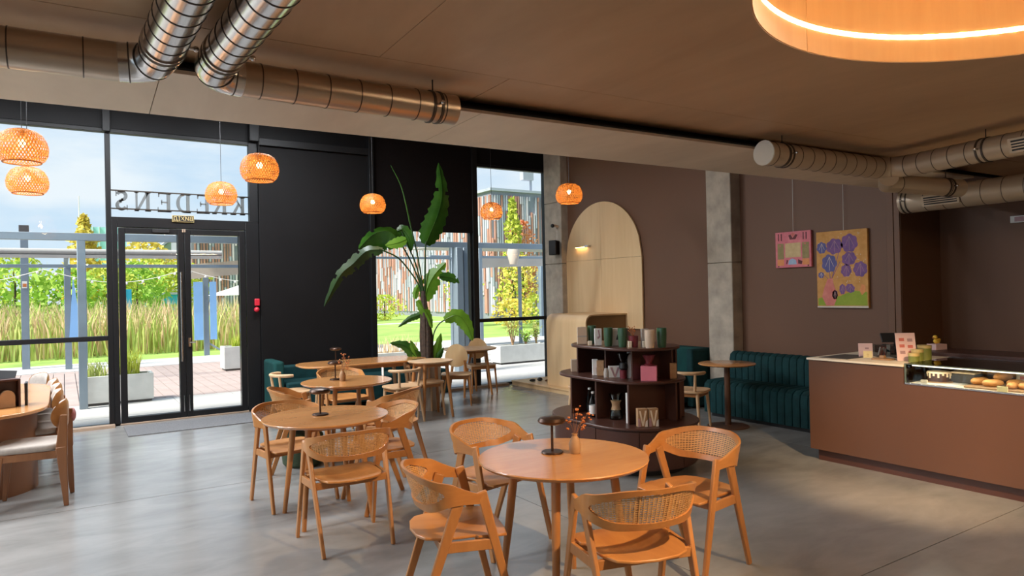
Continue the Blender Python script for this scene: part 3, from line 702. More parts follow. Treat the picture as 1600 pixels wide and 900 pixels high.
# ---- round oak tables
def round_table(label, loc, r, group='round oak tables', sp=.25, m='table_oak', lm='oak_leg', h=.74, rz=0):
    t = thing('round_table', label, 'table', loc, rz, group); k = r - .008
    obj('tabletop', MB().lathe([(0, h - .024), (k - .012, h - .024), (k, h - .017), (r, h - .006), (r - .003, h), (0, h)], n=56), m, t)
    q = sp * .74
    for sx in (-1, 1):
        for sy in (-1, 1): obj('leg', MB().tube([(sx * q, sy * q, h - .025), (sx * (q * .6 + sp * .4), sy * (q * .6 + sp * .4), h * .55), (sx * sp, sy * sp, 0)], [.024, .022, .016], 12), lm, t)
    mb = MB()
    for a, b in (((-q, -q), (q, -q)), ((q, -q), (q, q)), ((q, q), (-q, q)), ((-q, q), (-q, -q))): mb.bar((*a, h - .05), (*b, h - .05), .02, .05, up=(0, 0, 1))
    obj('apron', mb, lm, t, .003); return t
round_table('front round oak table, largest in view, with mushroom lamp and dried flowers', (2.235, 2.975, 0), .455)
round_table('second round oak table with a black mushroom lamp alone on it', (1.62, 5.06, 0), .455)
round_table('third round oak table with bottle vase and small white card on it', (2.45, 6.95, 0), .46)
round_table('small oak table in front of the plant pot', (4.06, 8.27, 0), .30, sp=.21, m='pale_oak', lm='oak_leg')
round_table('pale oak table by the right hand window with oval backed chairs', (5.42, 9.62, 0), .43, sp=.25, m='pale_oak', lm='oak_leg')
t = thing('long_table', 'long oak table with rounded ends in front of the green bench at the black wall', 'table', (3.35, 8.86, 0), 0)
obj('tabletop', MB().prism(rrect(-.86, -.39, .86, .39, .30, 10), .716, .74), 'table_oak', t, .006)
for x in (-.52, .52):
    for y in (-.2, .2): obj('leg', MB().tube([(x, y, .716), (x * 1.12, y * 1.2, 0)], [.03, .019], 12), 'pale_oak', t)
obj('apron', MB().box(-.5, -.2, .65, .5, -.18, .716).box(-.5, .18, .65, .5, .2, .716), 'oak_leg', t, .003)
t = thing('pedestal_table', 'small round oak table on a brown pedestal beside the fluted green bench', 'table', (6.49, 5.42, 0))
obj('tabletop', MB().lathe([(0, .716), (.30, .716), (.325, .728), (.325, .735), (.318, .74), (0, .74)], n=48), 'table_oak', t)
obj('column', MB().lathe([(.036, .02), (.034, .3), (.034, .69), (.10, .715), (0, .716)], n=20), 'brown_laminate', t); obj('foot', MB().lathe([(0, 0), (.235, 0), (.235, .010), (.06, .022), (0, .022)], n=40), 'brown_laminate', t)
# ---- low-rail chairs: round seat, thick curved rail on two posts; faces +y
def make_rail_chair(label, loc, rz, group):
    t = thing('rail_chair', label, 'chair', loc, rz, group)
    obj('seat', MB().prism(rrect(-.22, -.2, .22, .22, .12, 8), .43, .455), 'pale_oak', t, .006)
    pts = [(.21 * math.sin(a), -.06 - .18 * math.cos(a), .66) for a in [math.radians(-92 + 184 * i / 14) for i in range(15)]]
    obj('back_rail', MB().tube(pts, [.016] + [.021] * 13 + [.016], 12), 'pale_oak', t)
    for s in (-1, 1):
        obj('post', MB().tube([(s * .13, -.17, .43), (s * .145, -.20, .65)], [.018, .015], 10), 'pale_oak', t)
        obj('leg', MB().tube([(s * .16, .16, .43), (s * .19, .19, 0)], [.02, .013], 10), 'pale_oak', t); obj('leg', MB().tube([(s * .15, -.15, .43), (s * .19, -.22, 0)], [.02, .013], 10), 'pale_oak', t)
    obj('seat_frame', MB().bar((-.17, .16, .41), (.17, .16, .41), .02, .05, up=(0, 0, 1)).bar((-.16, -.15, .41), (.16, -.15, .41), .02, .05, up=(0, 0, 1)).bar((-.17, .16, .41), (-.16, -.15, .41), .02, .05, up=(0, 0, 1)).bar((.17, .16, .41), (.16, -.15, .41), .02, .05, up=(0, 0, 1)), 'oak_leg', t, .003)
    return t
rc = make_rail_chair('pale low backed chair at the left end of the long table by the green bench', (2.36, 8.72, 0), -84, 'low rail chairs')
dup(rc, (3.62, 8.2, 0), 4, 'pale low backed chair at the viewer side of the long table', 'low rail chairs')
dup(rc, (4.05, 8.42, 0), 178, 'chair with a pale seat pushed under the small table at the plant pot', 'low rail chairs')
dup(rc, (6.06, 5.62, 0), -66, 'pale low backed chair at the pedestal table behind the display shelf', 'low rail chairs')
dup(rc, (5.40, 6.62, 0), 15, 'pale chair whose leg shows left of the display shelf', 'low rail chairs')
# ---- oval-back chairs; faces +y
def make_oval_chair(label, loc, rz, group):
    t = thing('oval_chair', label, 'chair', loc, rz, group)
    obj('seat', MB().prism(rrect(-.22, -.2, .22, .21, .08, 6), .43, .45), 'pale_oak', t, .005)
    poly = [(.17 * math.cos(a), .66 + .20 * math.sin(a) if math.sin(a) > 0 else .66 + .14 * math.sin(a)) for a in [2 * PI * i / 36 for i in range(36)]]
    mb = MB(); n = 36; cv = lambda x: -.19 + 1.3 * x * x
    front = [(x, cv(x) - .04 * (z - .5), z) for x, z in poly]; bk = [(x, y - .012, z) for x, y, z in front]
    mb.add(front + bk + [(0, cv(0) - .005, .66), (0, cv(0) - .017, .66)], [(i, (i + 1) % n, 2 * n) for i in range(n)] + [(n + (i + 1) % n, n + i, 2 * n + 1) for i in range(n)] + [(i, n + i, n + (i + 1) % n, (i + 1) % n) for i in range(n)])
    obj('backrest', mb, 'birch_plywood', t)
    for s in (-1, 1):
        obj('leg', MB().bar((s * .12, -.165, .62), (s * .215, -.28, 0), .022, .034, .02, .022, up=(1, 0, 0)), 'oak_leg', t, .004)
        obj('leg', MB().bar((s * .19, .17, .43), (s * .21, .22, 0), .03, .03, .02, .02, up=(1, 0, 0)), 'oak_leg', t, .004)
    obj('seat_frame', MB().bar((-.19, .17, .405), (.19, .17, .405), .02, .05, up=(0, 0, 1)).bar((-.17, -.19, .405), (.17, -.19, .405), .02, .05, up=(0, 0, 1)).bar((-.19, .17, .405), (-.18, -.19, .405), .02, .05, up=(0, 0, 1)).bar((.19, .17, .405), (.18, -.19, .405), .02, .05, up=(0, 0, 1)), 'oak_leg', t, .003)
    return t
oc = make_oval_chair('oval backed plywood chair right of the plant pot, the nearer of two by the window', (4.80, 8.93, 0), 150, 'oval backed chairs')
dup(oc, (5.72, 9.80, 0), 165, 'oval backed plywood chair at the window mullion behind the pale table', 'oval backed chairs')
# ---- upholstered chairs along the big table on the left; faces +y
def pad(t, name, w, z0, z1, y, th, m, curv=1.0, n=10, k=8):
    mb = MB(); g = {}
    for s in (0, 1):
        for i in range(n + 1):
            for j in range(k + 1):
                u, v = -1 + 2 * i / n, -1 + 2 * j / k
                x = w * u * math.sqrt(max(0, 1 - v * v * .42)); z = (z0 + z1) / 2 + (z1 - z0) / 2 * v * math.sqrt(max(0, 1 - u * u * .42))
                e = max(0, 1 - max(abs(u), abs(v)) ** 6); yy = y + curv * x * x + (th * e if s else 0)
                g[s, i, j] = len(mb.v); mb.v.append((x, yy, z))
    for s in (0, 1):
        for i in range(n):
            for j in range(k): f = (g[s, i, j], g[s, i + 1, j], g[s, i + 1, j + 1], g[s, i, j + 1]); mb.f.append(f if s else f[::-1])
    return obj(name, mb, m, t)
def make_padded_chair(label, loc, rz, group):
    t = thing('padded_chair', label, 'chair', loc, rz, group)
    obj('seat_cushion', MB().prism(rrect(-.225, -.21, .225, .235, .10, 8), .445, .50), 'cream_fabric', t, .022, segs=4)
    bk = pad(t, 'backrest', .235, 0.595, .825, -.235, -.016, 'oak', 1.5); pad(bk, 'back_cushion', .228, 0.60, .82, -.232, .035, 'cream_fabric', 1.5)
    for s in (-1, 1):
        obj('leg', MB().bar((s * .205, -.215, .47), (s * .205, -.245, 0), .03, .075, .024, .034).bar((s * .205, -.215, .40), (s * .185, -.235, .72), .03, .085, .026, .05), 'walnut', t, .006)
        obj('leg', MB().bar((s * .2, .19, .43), (s * .205, .225, 0), .034, .06, .022, .03), 'walnut', t, .006)
        obj('seat_rail', MB().bar((s * .2, .19, .415), (s * .205, -.215, .415), .024, .06, up=(0, 0, 1)), 'walnut', t, .003)
    obj('cross_rail', MB().bar((-.2, .18, .415), (.2, .18, .415), .022, .05, up=(0, 0, 1)).bar((-.2, -.2, .415), (.2, -.2, .415), .022, .05, up=(0, 0, 1)), 'walnut', t, .003)
    return t
pc = make_padded_chair('nearest cream padded chair at the big table on the left edge', (-.225, 6.80, 0), 84, 'padded chairs at the big table')
for y, x, rz, lb in ((7.62, -.26, 92, 'second cream padded chair along the big table from the near end'), (8.14, -.27, 94, 'third cream padded chair along the big table from the near end'),
                     (8.62, -.30, 95, 'fourth cream padded chair along the big table, nearest the window wall'), (9.36, -.40, 112, 'padded chair at the far end of the big table turned toward the viewer')): dup(pc, (x, y, 0), rz, lb, 'padded chairs at the big table')
t = thing('big_table', 'big round ended table on a drum base, cut by the left edge', 'table', (-.68, 7.9, 0))
obj('tabletop', MB().prism([(.56 * math.cos(a), -.72 + .56 * math.sin(a)) for a in [math.radians(-180 + 12 * i) for i in range(16)]] + [(.56 * math.cos(a), .80 + .56 * math.sin(a)) for a in [math.radians(12 * i) for i in range(16)]], .712, .74), 'table_oak', t, .006)
obj('drum_base', MB().lathe([(.47, 0), (.47, .712)], (0, -.40, 0), 40), 'drum_brown', t); obj('drum_base', MB().lathe([(.40, 0), (.40, .712)], (0, .70, 0), 40), 'drum_brown', t)
# things standing on the big table
t = thing('menu_stand', 'brown arched menu stand on the big table at the left edge', 'stand', (-.40, 7.16, .741), 14)
obj('frame', MB().box(-.09, 0, 0, -.078, .10, .235).box(.078, 0, 0, .09, .10, .235).box(-.078, 0, .223, .078, .10, .235).box(-.078, .085, 0, .078, .10, .223), 'dark_brown_laminate', t, .002)
obj('arch_block', MB().slab([(-.055, 0), (.055, 0)] + [(.055 * math.cos(a), .085 + .06 * math.sin(a)) for a in [PI * i / 12 for i in range(13)]], (.0, .012, 0), (1, 0, 0), (0, 0, 1), (0, .05, 0)), 'tan_clay', t, .003)
tag(obj('menu_book', MB().box(-.29, 7.24, .741, -.27, 7.40, .93), 'black_plastic', None, .002), 'thin black menu book standing right of the arched menu stand', 'book')
tag(obj('menu_book', MB().box(-.56, 7.10, .741, -.52, 7.24, .93), 'brown_laminate', None, .002), 'brown menu book left of the arched menu stand, cut by the picture edge', 'book')
t = thing('laptop', 'black open laptop at the left edge of the big table', 'laptop', (-.62, 8.25, .741), -50)
obj('keyboard', MB().box(-.16, -.11, 0, .16, .11, .014), 'black_plastic', t, .003); obj('screen', MB().bar((0, .11, .014), (0, .17, .22), .32, .008, up=(0, 1, 0)), 'black_plastic', t, .002)
tag(obj('pink_bag', MB().ball((.052, 6.99, .66), .044, 14, 10, 1.3, .6, 1.1), 'pink_fabric'), 'small pink cloth bag hung on the back of the nearest padded chair', 'bag')
tag(obj('pouf', MB().lathe([(0, 0), (.16, 0), (.19, .03), (.20, .16), (.19, .29), (.15, .325), (0, .33)], (1.92, 6.72, 0), 32), 'sage_pouf'), 'dark green round pouf on the floor behind the second round table', 'pouf')
# ---- green seating along the walls
t = thing('green_bench', 'plain green bench with a tall back against the black wall', 'bench', (0, 0, 0))
obj('seat', MB().box(2.52, 9.54, .08, 5.0, 10.0, .45), 'green_velvet', t, .03, segs=3); obj('backrest', MB().box(2.51, 10.0, .05, 4.95, 10.13, .64), 'green_velvet', t, .03, segs=3); obj('bench_end', MB().box(2.36, 9.54, .03, 2.50, 10.13, .745), 'teal_fabric', t, .035, segs=3)  # darker green on seat and backrest stands in for shade
def flute(n, p, w, axis_y0):               # rounded channels side by side along -y
    mb = MB()
    for k in range(n):
        y1 = axis_y0 - k * w; seg = 6; vs = []
        for i in range(seg + 1):
            a = PI * i / seg; y = y1 - w / 2 + w / 2 * math.cos(a); o = .018 * math.sin(a) ** .7
            vs += [(x - nx * o * (-1), y, z + nz * o) for x, z, nx, nz in p]
        m = len(p); mb.add(vs, [(i * m + j, i * m + j + 1, (i + 1) * m + j + 1, (i + 1) * m + j) for i in range(seg) for j in range(m - 1)])
    return mb
t = thing('fluted_bench', 'dark green fluted velvet bench between the concrete pillar and the counter', 'bench', (0, 0, 0))
sp = [(6.84, .05, -1, 0), (6.84, .34, -1, 0), (6.85, .40, -.8, .6), (6.90, .435, -.3, .95), (7.0, .44, 0, 1), (7.24, .44, 0, 1)]
obj('seat', flute(23, sp, .098, 6.08).box(6.9, 3.93, .05, 7.24, 6.06, .42), 'green_velvet', t, recalc=False)
bp = [(7.23, .42, -1, 0), (7.23, .70, -1, 0), (7.245, .755, -.8, .6), (7.29, .78, -.2, 1), (7.36, .78, 0, 1)]
obj('backrest', flute(20, bp, .098, 5.99).box(7.30, 4.05, .05, 7.36, 5.98, .76), 'green_velvet', t, recalc=False)
obj('plinth', MB().box(6.88, 4.06, 0, 7.34, 6.0, .05), 'black_plastic', t)
t = thing('wall_bench', 'plain dark green bench behind the display shelf, left of the concrete pillar', 'bench', (0, 0, 0))
obj('seat', MB().box(6.78, 6.56, .07, 7.34, 7.75, .45), 'green_velvet', t, .03, segs=3); obj('backrest', MB().box(7.30, 6.56, .07, 7.5, 7.75, .80), 'teal_fabric', t, .03, segs=3); obj('bench_end', MB().box(7.05, 6.47, .02, 7.5, 6.58, .80), 'green_velvet', t, .03, segs=3)

# ================================================================== DISPLAY SHELF AND GOODS
def stadium(cx, y0, y1, r, n=18):
    return [(cx + r * math.cos(a), y0 + r * math.sin(a)) for a in [math.radians(-180 + 180 * i / n) for i in range(n + 1)]] + [(cx + r * math.cos(a), y1 + r * math.sin(a)) for a in [math.radians(180 * i / n) for i in range(n + 1)]]
t = thing('display_shelf', 'dark brown three tier display shelf with rounded ends in the middle of the room', 'shelf')
BR = 'dark_brown_laminate'
obj('plinth', MB().prism(stadium(4.46, 4.78, 5.2, .43), 0, .07), 'black_plastic', t)
body = obj('cabinet', MB().prism(stadium(4.46, 4.75, 5.2, .515), .07, .41), BR, t)
for y0, y1 in ((4.985, 5.19), (4.76, 4.98)):
    obj('drawer_front', MB().box(3.938, y0, .085, 3.95, y1, .40), BR, t, .003)
for a0, a1 in ((181, 226), (227, 272), (273, 318)):   # curved door fronts round the near end
    n = 8; mb = MB(); vs = []
    for i in range(n + 1):
        a = math.radians(a0 + (a1 - a0) * i / n)
        for r in (.512, .524):
            for z in (.085, .40): vs.append((4.46 + r * math.cos(a), 4.75 + r * math.sin(a), z))
    mb.add(vs, [(4 * i + p, 4 * i + q, 4 * i + 4 + q, 4 * i + 4 + p) for i in range(n) for p, q in ((0, 1), (1, 3), (3, 2), (2, 0))] + [(0, 1, 3, 2), (4 * n, 4 * n + 1, 4 * n + 3, 4 * n + 2)])
    obj('curved_door', mb, BR, t)
obj('shelf_board', MB().prism(stadium(4.46, 4.75, 5.2, .54), .41, .435), BR, t, .008); obj('shelf_board', MB().prism(stadium(4.50, 4.78, 5.32, .42), .785, .81), BR, t, .008); obj('shelf_board', MB().prism(stadium(4.45, 4.74, 5.12, .38), 1.08, 1.105), BR, t, .008)
for z0, z1, x0, x1, ys, yn in ((.435, .785, 4.12, 4.86, (5.33, 4.96, 4.56), 4.42), (.81, 1.08, 4.26, 4.72, (5.40, 4.98, 4.62), 4.46)):
    cx = (x0 + x1) / 2 + .12; obj('spine', MB().box(cx - .01, yn, z0, cx + .01, ys[0] - .01, z1), BR, t, .002)
    for y in ys:
        q = math.sqrt(max(.01, (.40 if z0 < .5 else .36) ** 2 - max(0, 4.76 - y, y - (5.32 if z0 < .5 else 5.10)) ** 2)); xc = 4.50 if z0 < .5 else 4.45
        obj('divider', MB().box(max(x0, xc - q), y - .01, z0, min(x1, xc + q), y + .01, z1), BR, t, .002)
    obj('divider', MB().box(cx + .06, yn + .02, z0, cx + .08, ys[2] - .012, z1), BR, t, .002)
def box_item(name, m, x, y, z, w, d, h, rz, label, cat, marks=(), group=None):
    o = obj(name, MB().box(-w / 2, -d / 2, 0, w / 2, d / 2, h), m, None, .002); o.location = (x, y, z + .0005); o.rotation_euler = (0, 0, math.radians(rz)); tag(o, label, cat, group)
    for nm, mm, poly in marks: obj(nm, MB().slab([(a * w, b * h) for a, b in poly], (0, -d / 2 - .0003, 0), (1, 0, 0), (0, 0, 1), (0, -.0012, 0)), mm, o, smooth=False)
    return o
def cup(m, x, y, z, r, h, label):
    o = obj('tumbler', MB().lathe([(0, 0), (r * .78, 0), (r * .86, h * .1), (r * .98, h * .55), (r, h * .8), (r * .97, h), (r * .88, h), (r * .9, h * .8), (r * .8, .02), (0, .02)], n=24), m); o.location = (x, y, z + .0005); return tag(o, label, 'cup', 'tumblers on the top tier')
VM = lambda m: [('print', m, [(-.4, .9), (-.22, .9), (0, .25), (.22, .9), (.4, .9), (.08, .05), (-.08, .05)])]
Z1 = 1.105; FA = -33
box_item('gift_box', 'beige_ceramic', 4.20, 5.245, Z1, .09, .06, .165, FA, 'beige box leftmost on the top tier of the display shelf', 'box', [('label_band', 'grey_ceramic', [(-.5, .42), (.5, .42), (.5, .5), (-.5, .5)])])
cup('green_ceramic', 4.30, 5.215, Z1, .042, .175, 'green tumbler right behind the beige box at the left end of the top tier')
box_item('coffee_bag', 'white_paper', 4.225, 5.035, Z1, .065, .05, .155, FA, 'white printed bag on the top tier between the two left green tumblers', 'bag', [('print', 'mauve', [(-.1, .35), (.3, .5), (.1, .95), (-.05, .9), (.1, .55), (-.15, .5)])])
box_item('small_carton', 'cream_paper', 4.16, 5.075, Z1, .035, .03, .04, FA, 'tiny cream carton at the foot of the white printed bag on the top tier', 'box')
cup('green_ceramic', 4.205, 4.865, Z1, .042, .17, 'green tumbler in the middle left of the top tier, right of the printed bag')
box_item('coffee_bag', 'white_paper', 4.285, 4.86, Z1, .06, .05, .16, FA, 'white bag with a dark mark between two green tumblers on the top tier', 'bag', [('print', 'slate', [(.05, .35), (.35, .35), (.4, .75), (.25, .6)])])
cup('green_ceramic', 4.245, 4.715, Z1, .043, .17, 'green tumbler left of the burgundy pot on the top tier')
o = obj('dried_pot', MB().lathe([(0, 0), (.04, 0), (.044, .1), (.036, .1), (.034, .02), (0, .02)], n=20), 'burgundy'); o.location = (4.30, 4.632, Z1 + .0005); tag(o, 'burgundy pot with dried sprigs in the middle of the top tier', 'pot')
mb = MB()
for i in range(9):
    a = 2 * PI * i / 9; p = V(.03 * math.cos(a) - .02, .03 * math.sin(a), .15 + .012 * (i % 4)); mb.tube([(0, 0, .09), p * .7 + V(0, 0, .03), p], .0012, 4); mb.ball(p, .006, 6, 4); mb.ball(p * .8 + V(.004, 0, .02), .005, 6, 4)
obj('dried_sprigs', mb, 'orange_dry', o)
for x, y, lb in ((4.245, 4.62, 'tiny cream carton left of the burgundy pot on the top tier'), (4.335, 4.53, 'tiny cream carton right of the burgundy pot on the top tier')): box_item('small_carton', 'cream_paper', x, y, Z1, .03, .03, .055, FA, lb, 'box')
box_item('gift_box', 'cream_fabric', 4.385, 4.575, Z1, .065, .05, .16, FA, 'grey and white box left of the cream tumbler on the top tier', 'box', [('label_band', 'grey_ceramic', [(-.5, 0), (.5, 0), (.5, .5), (-.5, .5)])])
cup('beige_ceramic', 4.32, 4.445, Z1, .046, .16, 'cream tumbler near the right end of the top tier')
cup('green_ceramic', 4.44, 4.42, Z1, .044, .172, 'green tumbler alone at the right end of the top tier')
Z2 = .81
box_item('kraft_box', 'beige_ceramic', 4.315, 5.50, Z2, .09, .07, .12, FA, 'dull beige box at the far left end of the middle tier', 'box')
box_item('coffee_bag', 'white_paper', 4.265, 5.135, Z2, .05, .06, .15, FA, 'white bag at the left of the middle tier with a kraft bag against it', 'bag', [('print', 'grey_ceramic', [(.1, .1), (.4, .1), (.4, .5), (.1, .5)])])
o = box_item('coffee_bag', 'kraft', 4.285, 5.07, Z2, .07, .07, .145, FA - 20, 'kraft bag with a white red marked front at the left of the middle tier', 'bag'); obj('label_front', MB().box(-.0362, -.03, .005, -.0352, .03, .14), 'white_paper', o); obj('print', MB().slab([(-.02, .05), (.0, .03), (.02, .06), (.012, .11), (-.01, .09)], (-.0363, 0, 0), (0, 1, 0), (0, 0, 1), (-.001, 0, 0)), 'red_plastic', o)
o = obj('small_bottle', MB().lathe([(0, 0), (.024, 0), (.027, .04), (.02, .07), (.018, .085), (0, .085)], n=16), 'grey_ceramic'); o.location = (4.225, 4.925, Z2 + .0005); tag(o, 'small grey bottle by the left divider of the middle tier', 'bottle')
box_item('filter_box', 'white_paper', 4.29, 4.885, Z2, .11, .05, .105, FA, 'low white filter paper box with a big V on the middle tier', 'box', VM('mauve'))
t2 = thing('coffee_dripper', 'clear cone dripper on a black stand in the middle compartment', 'dripper', (4.30, 4.775, Z2 + .0005))
obj('base', MB().lathe([(0, 0), (.032, 0), (.034, .075), (0, .08)], n=18), 'burgundy', t2); obj('stand', MB().lathe([(.03, .08), (.04, .095), (.034, .14), (.02, .145), (.018, .085)], n=18), 'black_plastic', t2); obj('cone', MB().lathe([(.02, .14), (.062, .23), (.06, .23), (.018, .142)], n=24), 'smoky_glass', t2, recalc=False); obj('handle', MB().tube([(.03, .0, .10), (.06, 0, .13), (.06, 0, .10)], .006, 6), 'black_plastic', t2)
box_item('tall_box', 'white_paper', 4.375, 4.745, Z2, .075, .05, .24, FA, 'tall white box with dark spots in the middle compartment', 'box', [('print', 'slate', [(-.05, .42), (.25, .40), (.35, .52), (.1, .58), (-.1, .5)]), ('print', 'mauve', [(-.35, .9), (.1, .9), (.1, .97), (-.35, .97)]), ('print', 'slate', [(.0, .15), (.3, .15), (.3, .26), (.0, .26)]), ('print', 'pink_card', [(-.2, .0), (.4, .0), (.4, .06), (-.2, .06)])])
o = box_item('pink_box', 'pink_card', 4.375, 4.52, Z2, .14, .12, .13, FA - 15, 'bright pink cube shaped box at the right of the middle tier', 'box')
o = obj('red_dripper', MB().lathe([(0, 0), (.045, 0), (.045, .01), (.03, .02), (.028, .035), (.058, .095), (.054, .095), (.02, .035), (0, .03)], n=24), 'burgundy'); o.location = (4.375, 4.52, Z2 + .1315); tag(o, 'burgundy cone dripper standing on the pink box', 'dripper')
box_item('kraft_bag', 'kraft', 4.62, 4.47, Z2, .06, .05, .14, FA, 'kraft paper bag at the right end of the middle tier', 'bag')
Z3 = .435
def bottle(x, y, h, label, m='smoky_glass'):
    o = obj('bottle', MB().lathe([(0, 0), (.034, 0), (.037, .02), (.037, h * .5), (.03, h * .66), (.014, h * .86), (.014, h * .94), (0, h * .94)], n=18), m); o.location = (x, y, Z3 + .0005); tag(o, label, 'bottle', 'bottles in the lower tier'); obj('cap', MB().lathe([(0, h * .93), (.015, h * .93), (.015, h), (0, h)], n=12), 'white_paper', o); return o
bottle(4.235, 5.19, .25, 'dark glass bottle with white cap at the left of the lower tier'); b = bottle(4.16, 5.05, .235, 'clear bottle with white label by the divider of the lower tier'); obj('label_band', MB().lathe([(.0375, .03), (.0375, .11)], n=18), 'white_paper', b, recalc=False)
bottle(4.38, 5.09, .25, 'dark bottle behind the labelled one in the lower tier')
t2 = thing('pour_over_jug', 'hourglass glass coffee jug with a tan wooden collar in the lower tier', 'jug', (4.25, 4.83, Z3 + .0005))
obj('glass_body', MB().lathe([(0, 0), (.055, 0), (.062, .03), (.05, .08), (.034, .115), (.034, .15), (.06, .23), (.058, .23), (.031, .15), (.031, .115), (.047, .08), (.058, .03), (0, .004)], n=28), 'clear_glass', t2, recalc=False); obj('wood_collar', MB().lathe([(.046, .085), (.037, .115), (.037, .14), (.05, .17)], n=24), 'tan_clay', t2, recalc=False)
box_item('white_book', 'white_paper', 4.25, 4.62, Z3, .15, .022, .27, 12, 'tall white book standing by the divider of the lower tier', 'book')
for x, y, lb in ((4.19, 4.43, 'patterned brown and white box, left of two on the lower right tier'), (4.275, 4.385, 'patterned brown box with a V, right of two on the lower right tier')):
    o = box_item('patterned_box', 'kraft', x, y, Z3, .085, .06, .155, FA + 8, lb, 'box', VM('cream_paper') + [('print', 'mauve', [(-.5, .0), (-.2, .0), (-.3, .45), (-.5, .5)]), ('print', 'white_paper', [(.2, .0), (.5, .0), (.5, .4), (.3, .3)])])

# ================================================================== COUNTER
t = thing('counter', 'long brown service counter with a pale top on the right', 'counter')
obj('plinth', MB().box(5.90, -2.5, 0, 6.7, 3.88, .105), 'dark_brown_laminate', t); obj('front_panel', MB().slab([(-2.5, .105), (3.93, .105), (3.93, .932), (3.06, .932), (3.06, .79), (-2.5, .79)], (5.85, 0, 0), (0, 1, 0), (0, 0, 1), (.03, 0, 0)), 'brown_laminate', t, smooth=False)
obj('carcass', MB().box(5.88, -2.5, .105, 6.75, 3.93, .79).box(5.88, 3.06, .79, 6.75, 3.93, .932), 'brown_laminate', t, .003)
obj('worktop', MB().box(5.835, 3.055, .932, 6.77, 3.945, .95), 'cream_paper', t, .003); obj('inset_board', MB().box(5.93, 3.60, .9502, 6.35, 3.88, .953), 'slate', t, .001)
obj('back_shelf', MB().box(6.75, 2.2, .1, 7.25, 3.8, .985), 'dark_brown_laminate', t, .004)
gc = thing('glass_case', 'low glass display case with bread and cake let into the counter', 'display case')
obj('base_tray', MB().box(5.852, -2.4, .7905, 6.70, 3.05, .797), 'cream_paper', gc); obj('base_rail', MB().box(5.845, -2.4, .7905, 5.852, 3.05, .803), 'galvanized', gc, .001)
for nm, bx in (('front_pane', (5.855, -2.4, .803, 5.861, 3.05, .955)), ('end_pane', (5.861, 3.042, .797, 6.70, 3.048, .955)), ('top_pane', (5.855, -2.4, .956, 6.70, 3.05, .962))): obj(nm, MB().box(*bx), 'clear_glass', gc, smooth=False)
obj('edge_strip', MB().box(5.850, -2.4, .955, 5.862, 3.052, .963).box(5.850, 3.040, .797, 5.861, 3.052, .955), 'case_edge', gc, .001)
obj('case_light', MB().box(5.875, -2.3, .944, 5.895, 3.0, .954), 'case_glow', gc, smooth=False)
l = bpy.data.lights.new('case_lamp', 'AREA'); l.shape = 'RECTANGLE'; l.size, l.size_y = .05, 2.6; l.energy = 2.6; l.color = (1, .85, .65); o = bpy.data.objects.new('case_lamp', l); COL.objects.link(o); o.location = (5.95, 1.7, .943)
obj('back_panel', MB().box(6.70, -2.4, .797, 6.72, 3.05, .96), 'dark_brown_laminate', gc)
ZB = .7975
def loaf(name, m, x, y, z, l, r, rz, label, cat, group):
    o = obj(name, MB().lathe([(r * math.sin(PI * i / 12) ** .7 if 0 < i < 12 else 0, -l / 2 * math.cos(PI * i / 12)) for i in range(13)], n=14), m); o.rotation_euler = (PI / 2, 0, math.radians(rz)); o.location = (x, y, z + r); return tag(o, label, cat, group)
tag(obj('paper_sheet', MB().box(5.90, 2.70, ZB, 6.35, 2.99, ZB + .004), 'white_paper'), 'white paper under the cake at the left end of the glass case', 'paper')
o = thing('layer_cake', 'chocolate cake with dripping cream icing at the left end of the glass case', 'cake', (6.10, 2.90, ZB + .0045))
obj('board', MB().lathe([(0, 0), (.10, 0), (.10, .008), (0, .008)], n=24), 'tan_clay', o); obj('cake_body', MB().lathe([(0, .008), (.085, .008), (.085, .075), (0, .075)], n=28), 'cake_dark', o)
mb = MB().lathe([(0, .075), (.087, .075), (.083, .088), (0, .09)], n=28)
for i in range(16):
    a = 2 * PI * i / 16; L = .02 + .03 * ((i * 7) % 5) / 5; mb.bar((.086 * math.cos(a), .086 * math.sin(a), .08), (.087 * math.cos(a), .087 * math.sin(a), .08 - L), .014, .006, up=(math.cos(a), math.sin(a), 0))
obj('icing', mb, 'icing', o)
o = thing('loaf_cake', 'dark loaf cake with a cream top beside the dripping cake', 'cake', (6.20, 2.74, ZB + .0045)); obj('loaf_body', MB().box(-.06, -.09, 0, .06, .09, .075), 'slate', o, .006); obj('icing', MB().box(-.062, -.092, .0755, .062, .092, .09), 'icing', o, .005)
box_item('price_card', 'cream_paper', 5.93, 2.935, ZB + .004, .05, .015, .028, -90, 'cream price card in front of the dripping cake', 'card')
tag(obj('bread_board', MB().box(5.93, 2.22, ZB, 6.30, 2.64, ZB + .014), 'tan_clay', None, .004), 'wooden board under the crusty rolls in the glass case', 'board')
loaf('long_loaf', 'crust', 6.42, 2.55, ZB + .05, .36, .028, 4, 'long thin loaf lying behind the rolls in the glass case', 'bread', None); tag(obj('loaf_rack', MB().box(6.36, 2.36, ZB, 6.50, 2.74, ZB + .05), 'dark_brown_laminate', None, .003), 'dark rack holding the long thin loaf in the glass case', 'rack')
